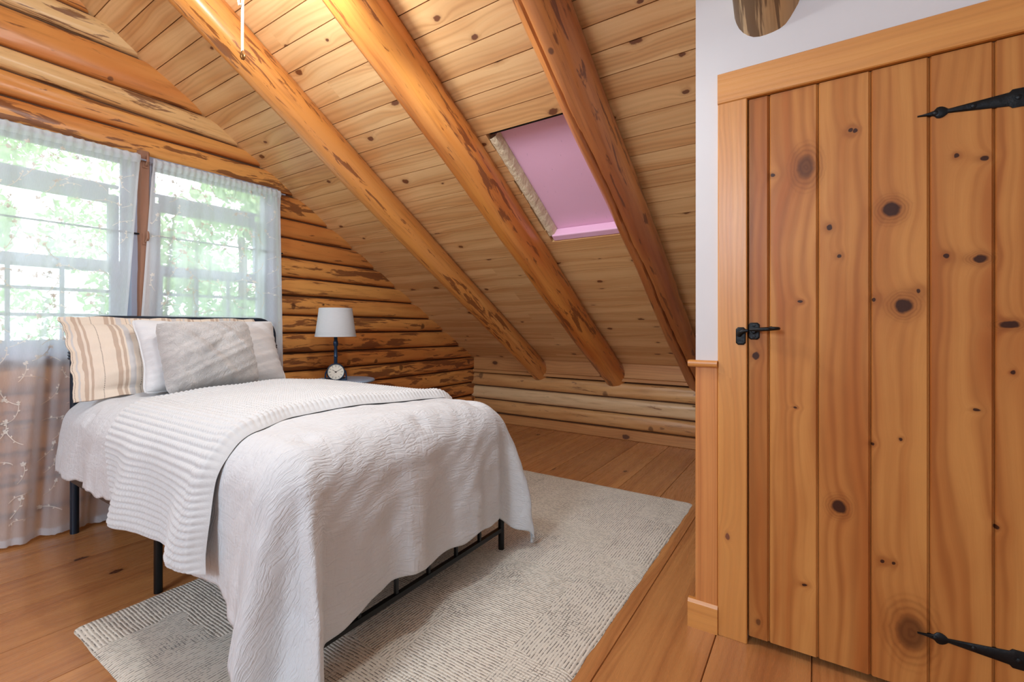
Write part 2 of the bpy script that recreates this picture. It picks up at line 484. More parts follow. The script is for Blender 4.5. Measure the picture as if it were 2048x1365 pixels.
M['cream'] = plain('clock_face', C(238, 230, 214), .4)
M['cord'] = plain('cotton_cord', C(236, 224, 196), .8)
M['brass'] = plain('brass', C(150, 104, 56), .3, .8)
def bulbmat():
    g = NG('lamp_bulb')
    e = g.n('Emission', {'Color': (1., .86, .66, 1), 'Strength': 4.})
    g.t.links.new(e.outputs[0], g.out.inputs[0]); return g.m
M['bulb'] = bulbmat()

# ------------------------------------------------------------------ room constants (metres)
XK = 3.97          # knee wall plane
YW = 3.10          # window wall plane (log crests)
XD = 1.64          # closet wall plane
ZK = .672          # ceiling height at the knee wall
SL = .615
AL = math.atan(SL); CA, SA = math.cos(AL), math.sin(AL)
UPS = Vector((-CA, 0, SA)); NIN = Vector((-SA, 0, -CA)); CO = Vector((XK, 0, ZK))
def zc(x): return ZK + SL * (XK - x)

# ------------------------------------------------------------------ floor
mb = MB()
yb = [-2.2, -1.99, -1.73, -1.47, -1.23, -1.0, -.76, -.5, -.25, .011, .272, .531, .767, 1.026, 1.281, 1.548, 1.81, 2.085, 2.369, 2.643, 2.91, 3.14]
for a, b in zip(yb[:-1], yb[1:]):
    w = b - a; ch = .0022
    prof = [(0, -.012), (.0009, -.003), (ch, 0), (w - ch, 0), (w - .0009, -.003), (w, -.012)]
    cuts = [-3.25, R.uniform(-.6, .4), XK + .1]
    if a < .1 and b > -.1: cuts = [-3.25, 1.25, XK + .1]
    if a > .9: cuts = [-3.25, -.9, XK + .1]
    for c0, c1 in zip(cuts[:-1], cuts[1:]):
        mb.extrude(prof, (0, a, 0), (0, 1, 0), (0, 0, 1), (1, 0, 0), c0 + .0006, c1 - .0006, 1, rnd=R.random())
mb.box(-3.25, XK + .1, -2.2, 3.14, -.1, -.011, .5, along=0)
tag(mb.build('floor', M['floor'], merge=False), kind='structure')

# ------------------------------------------------------------------ ceiling (sloped boards with an opening)
mb = MB()
PW = .1026; HS0, HS1 = 16 * PW, 24 * PW; HY0, HY1 = .80, 1.385
Y0c, Y1c = -2.2, 3.16
ns = int(5.7 / PW)
for k in range(ns):
    c = .0032; dp = .005
    prof = [(0, -dp - .014), (.0009, -dp), (c, 0), (PW - c * .4, 0), (PW - .0009, -dp), (PW, -dp - .014)]
    segs = [(Y0c, Y1c)]
    if 16 <= k < 24: segs = [(Y0c, HY0), (HY1 + R.uniform(-.006, .006), Y1c)]
    rr = R.random()
    for a, b in segs:
        if b - a > 4 and k % 3 == 1: # butt joint somewhere
            j = R.uniform(1.9, 2.2)
            mb.extrude(prof, CO + UPS * (k * PW), UPS, NIN, (0, 1, 0), a, j, 1, rnd=rr, caps=True)
            mb.extrude(prof, CO + UPS * (k * PW), UPS, NIN, (0, 1, 0), j, b, 1, rnd=R.random(), caps=True)
        else:
            mb.extrude(prof, CO + UPS * (k * PW), UPS, NIN, (0, 1, 0), a, b, 1, rnd=rr, caps=True)
def slab(mb, s0, s1, y0, y1, n0, n1, rnd=.3):
    """box in ceiling space: s up the slope, n = height above the board faces"""
    P = [CO + UPS * s + Vector((0, y, 0)) - NIN * n for s in (s0, s1) for y in (y0, y1) for n in (n0, n1)]
    fs = [(0, 1, 3, 2), (4, 6, 7, 5), (0, 4, 5, 1), (2, 3, 7, 6), (0, 2, 6, 4), (1, 5, 7, 3)]
    UVs = [(y, s) for s in (s0, s1) for y in (y0, y1) for n in (n0, n1)]
    mb.add(P, fs, UVs, rnd)
SMAX = ns * PW
slab(mb, -.3, HS0, Y0c, Y1c, .019, .13); slab(mb, HS1, SMAX, Y0c, Y1c, .019, .13)
slab(mb, HS0, HS1, Y0c, HY0, .019, .13); slab(mb, HS0, HS1, HY1 + .006, Y1c, .019, .13)
slab(mb, HS0, HS1, HY0, HY1, .11, .13)
tag(mb.build('ceiling', M['ceil'], merge=False), kind='structure')

# foam board closing the old skylight opening
fo = empty('skylight_panel', CO + UPS * HS0 + Vector((0, HY1, 0)), 'pink foam board closing the skylight opening between two log rafters', 'panel')
mb = MB(); slab(mb, HS0 + .002, HS1 - .026, HY0 + .004, HY1 - .006, .062, .098); mb.build('foam_board', M['foam'], fo, merge=False)
mb = MB()
slab(mb, HS0 + .003, HS0 + .05, HY0 + .004, HY1 - .016, .002, .0615); lip = mb.build('foam_lip', M['foam'], fo, merge=False)
bv = lip.modifiers.new('b', 'BEVEL'); bv.width = .006; bv.segments = 2
mb = MB()
nE = 60
n1, n2 = SN(3, 14.), SN(4, 22.)
P = []; UV = []
for j, (dy, n) in enumerate([(0., .004), (.012, .003), (.03, .018), (.038, .06)]):
    row = []; ur = []
    for i in range(nE + 1):
        s = HS0 + .05 + (HS1 - .03 - HS0 - .05) * i / nE
        row.append(CO + UPS * s + Vector((0, HY1 - .004 - dy - (.004 * n1(s * 6 + j) if 0 < j < 3 else 0), 0)) - NIN * (n + .003 * n2(s * 5 + j * 3)))
        ur.append((s, dy))
    P.append(row); UV.append(ur)
mb.grid(P, UV)
e = mb.build('insulation_edge', M['foamedge'], fo, smooth=True)
tag(e, 'ragged cream insulation along the left side of the opening')
mb = MB(); slab(mb, HS1 - .024, HS1 - .001, HY0 + .004, HY1 - .004, .03, .05); mb.build('gap_shade_strip', M['dark'], fo, merge=False)  # dark strip stands in for the shade in the gap above the foam

# the rest of the room behind the camera: plain white walls and the other roof slope
XR = XK - CA * SMAX; ZR = ZK + SA * SMAX
mb = MB()
P = [(XR + .05, y, ZR + .02) for y in (Y0c, Y1c)] + [(-3.3, y, 2.15) for y in (Y0c, Y1c)]
mb.add(P + [(p[0], p[1], p[2] + .1) for p in P], [(0, 1, 3, 2), (4, 6, 7, 5), (0, 4, 5, 1), (2, 3, 7, 6), (0, 2, 6, 4), (1, 5, 7, 3)])
tag(mb.build('ceiling_rear', M['white'], merge=False), kind='structure')
mb = MB(); mb.box(-3.3, -3.2, Y0c, Y1c + .1, -.1, 2.25); tag(mb.build('wall_left', M['white'], merge=False), kind='structure')
mb = MB(); mb.box(-3.3, XK + .2, Y0c - .1, Y0c + .001, -.1, 4.); tag(mb.build('wall_front', M['white'], merge=False), kind='structure')
# ------------------------------------------------------------------ log walls
def logprof(h, depth, n=16, p=2.9):
    pr = []
    for i in range(n + 1):
        t = -1 + 2 * i / n
        t = math.sin(t * PI / 2)
        pr.append((t * h / 2, depth * (1 - abs(t) ** p) ** (1 / p) - depth))
    return pr
def lay_log(mb, o, ea, eo, el, L0, L1, zL0, zH0, zL1, zH1, seed, depth=.045, pale=False):
    """one log with its lower / upper edge given at both ends (LA..LB reference)"""
    rr = random.Random(seed)
    nz = SN(seed, 2.2, 5); nz2 = SN(seed + 99, 5., 4); nz3 = SN(seed + 37, 3.1, 4)
    H = 1.0
    pr = logprof(1., 1.)
    def deform(l, a, e, i):
        t = (l - L0r) / (L1r - L0r)
        z0 = zL0 + (zL1 - zL0) * t; z1 = zH0 + (zH1 - zH0) * t
        g = .0055
        h = (z1 - z0) - 2 * g
        zz = (z0 + z1) / 2 + a * h * (1 + .012 * nz2(l * 2.)) + .0022 * nz(l * 1.5)
        ee = e * depth + .004 * nz3(l * 1.2 + a * 2.5) + .0018 * nz2(l * 3 + a * 17)
        return zz, ee
    L0r, L1r = -.6, XK
    if el[1] != 0: L0r, L1r = .8, 3.1
    n = max(2, int((L1 - L0) / .05))
    rn = rr.random()
    while not ((rn * 71.7) % 1 > .82 if pale else (rn * 71.7) % 1 < .42): rn = rr.random()
    mb.extrude(pr, o, ea, eo, el, L0, L1, n, deform, rnd=rn, u0=rr.uniform(0, 30), v0=rr.uniform(0, 3), caps=True, vs=.068)

WX0, WX1 = .24, 1.785        # window opening in the log wall
WZ0, WZ1 = .845, 1.945
# edges of the courses (z at the left reference x=-0.6, z at the corner)
ED = [(-.02, -.02), (.125, .125), (.27, .262), (.41, .398), (.55, .545), (.692, .672), (.825, .80), (.957, .955), (1.10, 1.07), (1.24, 1.21), (1.377, 1.33), (1.52, 1.47),
      (1.665, 1.60), (1.80, 1.735), (1.937, 1.925), (2.062, 2.085), (2.215, 2.10), (2.298, 2.28), (2.476, 2.505), (2.62, 2.60), (2.79, 2.77), (2.93, 2.93), (3.07, 3.07), (3.22, 3.22), (3.37, 3.37), (3.52, 3.52)]
mb = MB()
for i in range(len(ED) - 1):
    (a0, a1), (b0, b1) = ED[i], ED[i + 1]
    zm = (a0 + b0) / 2
    xe = min(XK + .06, XK - (min(a0, a1) - ZK) / SL + .12)
    segs = [(-3.25, xe)]
    if WZ0 < zm < WZ1 - .05: segs = [(-3.25, WX0), (WX1 + R.uniform(-.006, .012), xe)]
    for s0, s1 in segs:
        if s1 - s0 < .05: continue
        lay_log(mb, (0, YW, 0), (0, 0, 1), (0, -1, 0), (1, 0, 0), s0, s1, a0, b0, a1, b1, 100 + i, .045, i in (16, 18))
    if len(segs) == 1 and .4 < zm and i == 14:
        pass
for x0, x1, z0, z1 in [(-3.25, XK + .2, -.1, WZ0), (-3.25, XK, WZ1, 3.9), (-3.25, WX0, WZ0, WZ1), (WX1, XK, WZ0, WZ1)]:
    mb.box(x0, x1, YW + .044, YW + .2, z0, z1, .1, along=0, mi=1)
tag(mb.build('wall_back', [M['log'], M['chink']], smooth=True, merge=False, angle=50), kind='structure')

mb = MB()
KE = [(.088, .094), (.222, .232), (.36, .369), (.50, .513)]
for i in range(3):
    lay_log(mb, (XK, 0, 0), (0, 0, 1), (-1, 0, 0), (0, 1, 0), -.6, YW + .03, KE[i][0], KE[i + 1][0], KE[i][1], KE[i + 1][1], 300 + i, .045, i == 1)
mb.box(XK + .044, XK + .2, -.6, YW + .2, -.1, ZK + .1, .1, along=1, mi=1)
tag(mb.build('wall_right', [M['logpale'], M['chink']], smooth=True, merge=False, angle=50), kind='structure')
def extr_board(name, prof, o, ea, eo, el, L0, L1, mat, rnd=None):
    m = MB(); m.extrude(prof, o, ea, eo, el, L0, L1, 1, rnd=R.random() if rnd is None else rnd, caps=True, closed=True)
    return m.build(name, mat, merge=False)
def rectp(w, t, c=.003): return [(c, 0), (0, -c), (0, -t), (w, -t), (w, -c), (w - c, 0)]
tag(extr_board('baseboard_right', rectp(.086, .04), (XK - .004, 0, .001), (0, 0, 1), (-1, 0, 0), (0, 1, 0), -.6, YW, M['plank']), kind='structure')
tag(extr_board('trim_1', rectp(.135, .04), (XK + .006, 0, .545), (0, 0, 1), (-1, 0, 0), (0, 1, 0), -.6, YW, M['plank']), kind='structure')
tag(extr_board('trim_2', rectp(.03, .05), (XK - .012, 0, .514), (0, 0, 1), (-1, 0, 0), (0, 1, 0), -.6, YW, M['plank']), kind='structure')

# ------------------------------------------------------------------ rafters
AX = 1.80 - .075
def rafter(y, r, s0, s1, seed, mat, label, crack=None):
    m = MB(); n = 110; k = 96 if crack else 32
    nz = [SN(seed + i, 2.5, 4) for i in range(3)]
    P = []; UV = []
    ph = R.uniform(0, 6)
    o0 = CO + UPS * s0 + Vector((0, y, 0)) - NIN * -.075
    for i in range(n + 1):
        s = s0 + (s1 - s0) * i / n
        row = []; ur = []
        cx = y + .008 * nz[0](s * .8); cn = .075 + .006 * nz[1](s * .8)
        for j in range(k + 1):
            a = 2 * PI * j / k
            rr = r * (1 + .035 * nz[2](s * 1.5 + 1.3 * math.sin(a + ph)) + .018 * math.sin(3 * a + s * 1.1 + ph) + .012 * math.sin(7 * a - s * 2.))
            if crack:
                ac = crack[0] + (crack[1] - crack[0]) * (s1 - s) / (s1 - s0) + .06 * nz[1](s * 3)
                rr -= .042 * math.exp(-((a - ac) / .045) ** 2) * min(1., max(.15, (s1 - s) / 1.5))
            row.append(CO + UPS * s + Vector((0, cx + rr * math.sin(a), 0)) + NIN * (cn - rr * math.cos(a)))
            ur.append((s, a * r))
        P.append(row); UV.append(ur)
    m.grid(P, UV, rnd=R.random())
    m.add([P[0][j] for j in range(k)], [tuple(range(k))], [UV[0][j] for j in range(k)], .2)
    m.add([P[-1][j] for j in range(k)], [tuple(range(k))], [UV[-1][j] for j in range(k)], .2)
    o = m.build('log_rafter', mat, None, smooth=True, angle=60)
    return tag(o, label, 'rafter', 'peeled log rafters under the ceiling')
rafter(2.297, .0927, -.12, 5.6, 11, M['rafter'], 'slim amber log rafter nearest the curtained windows, left of the others')
rafter(1.521, .105, -.12, 5.6, 23, M['rafter'], 'thick amber log rafter running along the left side of the pink skylight panel')
rafter(.804, .0914, -.12, 5.6, 37, M['rafterred'], 'reddish log rafter with a long drying crack, right of the pink panel', (2.15, 3.35))
rafter(.126, .0915, (XK - XD) / CA - .25, 5.6, 51, M['raftergrey'], 'grey brown streaked log rafter entering the white wall above the door')

# ------------------------------------------------------------------ closet wall, door, trim
YE = .338
mb = MB()
DY0, DY1, DZ1 = -.562, .183, 1.72
x1 = XD + .10
def wallpoly(mb, x, y0, y1, z0, z1): pass
zt = zc(XD) + .02
mb.box(XD, x1, DY1, YE, 0, zt, .2); mb.box(XD, x1, -2.2, DY0, 0, zt, .2); mb.box(XD, x1, DY0, DY1, DZ1, zt, .2)
# side of the closet running back to the knee wall
vs = [(x, y, z) for y in (YE - .1, YE) for (x, z) in [(XD + .1, 0), (XK, 0), (XK, ZK + .01), (XD + .1, zc(XD + .1) + .01)]]
mb.add(vs, [(0, 1, 2, 3), (7, 6, 5, 4), (0, 4, 5, 1), (1, 5, 6, 2), (2, 6, 7, 3), (3, 7, 4, 0)], [(v[0], v[2]) for v in vs], .2)
tag(mb.build('wall_closet', M['white'], merge=False), kind='structure')
mb = MB(); mb.box(XD + .055, XD + .06, DY0 - .02, DY1 + .02, 0, DZ1 + .02); mb.box(XD + .016, XD + .056, DY0, DY0 + .002, 0, DZ1); tag(mb.build('door_gap_shade', M['dark'], merge=False), kind='structure')  # dark sheets behind the door stand in for the shade in its gaps

# wainscot strip, cap rail, base block, casing, header
tag(extr_board('trim_3', rectp(YE - .2673 - .001, .012), (XD - .012, .2675, .002), (0, 1, 0), (-1, 0, 0), (0, 0, 1), .09, .866, M['wains'], .31), kind='structure')
tag(extr_board('trim_4', rectp(.0855, .02), (XD - .0145, .182, .001), (0, 1, 0), (-1, 0, 0), (0, 0, 1), 0, 1.719, M['trim'], .77), kind='structure')
tag(extr_board('trim_5', rectp(.098, .022), (XD - .018, 0, 1.7195), (0, 0, 1), (-1, 0, 0), (0, 1, 0), -.66, .2675, M['trim'], .41), kind='structure')
tag(extr_board('trim_8', rectp(.0855, .02), (XD - .0145, -.65, .001), (0, 1, 0), (-1, 0, 0), (0, 0, 1), 0, 1.719, M['trim'], .57), kind='structure')
cap = [(.0, 0), (.005, .006), (.011, .0075), (.017, .006), (.021, 0), (.021, -.034), (0, -.034)]
o = extr_board('trim_6', cap, (XD - .022, 0, .868), (0, 0, 1), (-1, 0, 0), (0, 1, 0), .2675, YE + .02, M['trim'], .13); tag(o, kind='structure')
bb = [(0, 0), (.082, 0), (.092, -.006), (.092, -.02), (0, -.02)]
o = extr_board('baseboard_closet', bb, (XD - .020, 0, 0), (0, 0, 1), (-1, 0, 0), (0, 1, 0), .2675, YE + .022, M['trim'], .88); tag(o, kind='structure')

# the door: V-grooved boards with their own knots
door = empty('door_1', (XD, DY0, 0), kind='structure')
pb = [.181, .122, -.0046, -.1275, -.251, -.374, -.498, -.56]
def dk(px, py, rp, asp=1.1):
    a = (px - 1024) / 928; d = XD / (.8363 + .5483 * a)
    return (1 + (654 - py) / 928 * d, d * (.5483 - .8363 * a), rp / 928 * d * (.95 if rp > 9 else .7), asp)
KN = [dk(1782, 420, 13.5, 1.05), dk(1807, 612, 13.5, 1.05), dk(1678, 1013, 11.5, 1.1), dk(1700, 262, 5), dk(1709, 263, 5), dk(1913, 313, 5.5), dk(1968, 317, 9, .8),
      dk(1892, 513, 6), dk(1960, 518, 11, .7), dk(1659, 456, 6.5), dk(1679, 513, 5), dk(1837, 583, 5), dk(1748, 600, 5), dk(1600, 604, 6, .6), dk(1591, 815, 5, .5), dk(1952, 820, 7, .7),
      dk(2018, 650, 14, .5), dk(2026, 745, 5), dk(1993, 1054, 6), dk(1764, 1122, 4.5), dk(1785, 1126, 4.5), dk(1822, 1265, 22, 1.5), dk(1609, 1169, 6, .6), dk(1517, 1244, 6, 1.5),
      dk(1545, 352, 6, .8), dk(1612, 335, 14, 1.6), dk(1512, 712, 9, 1.2), dk(1745, 888, 4), dk(1803, 878, 4)]
M['door'] = wood('door_pine', C(212, 150, 82), C(172, 100, 46), C(48, 20, 12), rough=.42, freq=13., warp=.12, tint=.25, knots=KN, coat=.06, gb=.05, contrast=1.3, spec=.22)
mb = MB()
for a, b in zip(pb[1:], pb[:-1]):
    w = b - a; c = .0045
    prof = [(0, -.03), (0, -.0065), (.0012, -.0062), (c + .001, 0), (w - c, 0), (w - .001, -.0062), (w, -.03)]
    m0 = MB(); m0.extrude(prof, (XD - .004, a, 0), (0, 1, 0), (-1, 0, 0), (0, 0, 1), .024, 1.7165, 1, rnd=R.random(), caps=True)
    # absolute uv (z, y) so the knots stay where they are
    m0.uv = [(m0.v[i][2], m0.v[i][1]) for f in m0.f for i in f]
    mb.add(m0.v, m0.f, None, m0.rn[0]); mb.uv = mb.uv[:len(mb.uv) - len(m0.uv)] + m0.uv
mb.build('door_panel', M['door'], door, merge=False)
def strap(z):
    xs = XD - .0045
    def prof2(y):
        # half height of the strap along y from the tip to the hinge side
        d = -.2263 - y
        if d < .034: return .0016 + .0055 * (d / .034) ** 1.6
        if d < .056: return .0065 + .0085 * math.sin((d - .030) / .03 * PI) ** .8 if .030 < d < .06 else .006
        return .0048 + .0175 * ((d - .056) / .17)
    N = 60; ys = [-.2263 - .335 * i / N for i in range(N + 1)]
    m = MB(); P = []; UV = []
    for y in ys:
        h = prof2(y) if y > -.40 else .0228
        row = [(xs + .004, y, z - h), (xs - .002, y, z - h), (xs - .0045, y, z - h * .6), (xs - .0045, y, z + h * .6), (xs - .002, y, z + h), (xs + .004, y, z + h)]
        P.append(row); UV.append([(y, p[2]) for p in row])
    m.grid(P, UV)
    h = m.build('strap_hinge', M['iron'], door, smooth=True, angle=30)
    for y in (-.262, -.335, -.415, -.50):
        s = MB(); s.lathe([(.0062, 0), (.0058, -.002), (.003, -.0034), (0, -.0036)], (xs - .0042, y, z), 12, 'x'); s.build('screw', M['iron'], h, smooth=True)
    return h
strap(1.563); strap(.181)
# latch
def plate(m, x, y0, y1, z0, z1, t=.005, c=.006):
    pts = [(y0 + c, z0), (y1 - c, z0), (y1, z0 + c), (y1, z1 - c), (y1 - c, z1), (y0 + c, z1), (y0, z1 - c), (y0, z0 + c)]
    cy, cz = (y0 + y1) / 2, (z0 + z1) / 2
    a = [(x + .003, p[0], p[1]) for p in pts]; b = [(x - t * .6, p[0], p[1]) for p in pts]
    cc = [(x - t, cy + (p[0] - cy) * .82, cz + (p[1] - cz) * .86) for p in pts]
    n = 8
    fs = [(i, (i + 1) % n, n + (i + 1) % n, n + i) for i in range(n)] + [(n + i, n + (i + 1) % n, 2 * n + (i + 1) % n, 2 * n + i) for i in range(n)] + [tuple(range(2 * n, 3 * n))]
    m.add(a + b + cc, fs, [(p[1], p[2]) for p in a + b + cc])
lat = MB(); xl = XD - .0045
plate(lat, xl, .1475, .179, .96, 1.013)
latch = lat.build('latch', M['iron'], door, smooth=True, angle=25)
m = MB(); m.tube([(xl - .002, .163, .987), (xl - .012, .163, .987), (xl - .019, .163, .988)], [.009, .008, .006], 12)
pth = []
for i in range(34):
    t = i / 33
    if t < .45:
        q = t / .45; pth.append((xl - .017 - .012 * math.sin(q * PI) * .4 - .010 * q, .172 - .062 * q, .990 + .004 * q))
    else:
        q = (t - .45) / .55; an = -PI / 2 + q * 1.55 * PI * 1.1; rr = .019 * (1 - .62 * q)
        pth.append((xl - .027 + .0 - (.019 + rr * math.sin(an)), .110 - rr * math.cos(an) - .004 * q, .994 + .003 * q))
m.tube(pth, [.0045 + .0018 * math.sin(min(1, i / 20) * PI) for i in range(34)], 10)
m.build('latch_lever', M['iron'], latch, smooth=True)
for zz in (.969, 1.004):
    m = MB(); m.lathe([(.0048, 0), (.0045, -.002), (0, -.003)], (xl - .0048, .163, zz), 10, 'x'); m.build('screw', M['iron'], latch, smooth=True)
st = MB(); plate(st, XD - .015, .1855, .2135, .943, .9985)
strike = st.build('latch_strike', M['iron'], door, smooth=True, angle=25)
m = MB(); m.tube([(XD - .018, .204, .975), (XD - .026, .20, .981), (XD - .028, .192, .986), (XD - .027, .178, .988)], [.0085, .007, .006, .005], 10); m.build('catch', M['iron'], strike, smooth=True)

# ------------------------------------------------------------------ windows
def win(n, x0, x1):
    w = empty('window_%d' % n, (x0, YW + .08, WZ0), kind='structure')
    y = YW + .085
    def frame(name, a, b, z0, z1, t, y0, y1, par, tb=None, mat=M['vinyl']):
        m = MB(); tb = tb or t
        m.box(a, a + t, y0, y1, z0, z1); m.box(b - t, b, y0, y1, z0, z1); m.box(a + t, b - t, y0, y1, z0, z0 + tb); m.box(a + t, b - t, y0, y1, z1 - t, z1)
        return m.build(name, mat, par, merge=False)
    frame('jamb', x0, x1, WZ0, WZ1, .03, YW - .005, YW + .17, w)
    zi0, zi1, a, b = WZ0 + .03, WZ1 - .03, x0 + .03, x1 - .03
    zm = 1.325
    frame('stop', a, b, zi0, zi1, .022, YW + .065, YW + .085, w, .03)
    up = frame('upper_sash', a + .02, b - .02, zm - .028, 1.72, .045, YW + .11, YW + .14, w, .045)
    lo = frame('lower_sash', a + .02, b - .02, zi0 + .01, zm + .03, .045, YW + .078, YW + .108, w, .05)
    m = MB(); m.box(a + .06, b - .06, YW + .124, YW + .126, zm, 1.70); m.build('pane', M['glass'], up, merge=False)
    m = MB(); m.box(a + .06, b - .06, YW + .092, YW + .094, zi0 + .05, zm + .01); m.build('pane', M['glass'], lo, merge=False)
    mu = MB(); L = b - a - .13
    for k in (1, 2): mu.box(a + .065 + L * k / 3 - .008, a + .065 + L * k / 3 + .008, YW + .085, YW + .1, zi0 + .05, zm + .01)
    for k in (1, 2): zz = zi0 + .055 + (zm - zi0 - .06) * k / 3; mu.box(a + .06, b - .06, YW + .085, YW + .1, zz - .008, zz + .008)
    mu.build('muntins', M['vinyl'], lo, merge=False)
    m = MB(); m.box(a + .02, b - .02, YW + .11, YW + .14, 1.76, 1.775); m.box(a + .06, b - .06, YW + .124, YW + .126, 1.72, 1.76); m.build('storm_rail', M['vinyl'], w, merge=False)
    return w
win(1, WX0, 1.0); win(2, 1.048, WX1)
mb = MB()
npst = SN(5, 9.)
P = []; UV = []
for i in range(41):
    z = WZ0 - .01 + (WZ1 - WZ0 + .03) * i / 40
    w = .029 + .0045 * (1 - i / 40) + .002 * npst(z * 3)
    c = 1.024 + .003 * npst(z + 9)
    row = [(c - w, YW + .12, z), (c - w, YW + .0, z), (c - w * .6, YW - .022, z), (c + w * .6, YW - .022, z), (c + w, YW + .0, z), (c + w, YW + .12, z)]
    P.append(row); UV.append([(z, j * .02) for j in range(6)])
mb.grid(P, UV)
tag(mb.build('trim_7', M['post'], smooth=True, angle=35), kind='structure')

# curtain hooks and rods
def hook(z, label):
    m = MB(); y = YW - .024
    m.box(1.012, 1.034, y - .004, y + .003, z - .035, z + .025)
    m.tube([(1.026, y, z - .02), (1.026, y - .018, z - .018), (1.026, y - .034, z - .004), (1.026, y - .036, z + .02), (1.026, y - .03, z + .034)], [.006, .0065, .0065, .006, .005], 10)
    return tag(m.build('curtain_hook', M['post'], smooth=True, angle=35), label, 'hook', 'hooks on the window post')
hook(1.905, 'brown peg hook at the top of the post between the windows')
hook(1.485, 'brown peg hook halfway up the post between the windows')
YC = YW - .045      # mean plane of the curtains
def rod(z, y, r, label):
    m = MB(); m.tube([(WX0 - .1, y, z), (WX1 + .03, y, z)], r, 10)
    return tag(m.build('curtain_rod', M['vinyl'] if z > 1.8 else M['dark'], smooth=True), label, 'rod')
rod(1.507, YW - .012, .0045, 'thin dark rod across both windows behind the sheers')

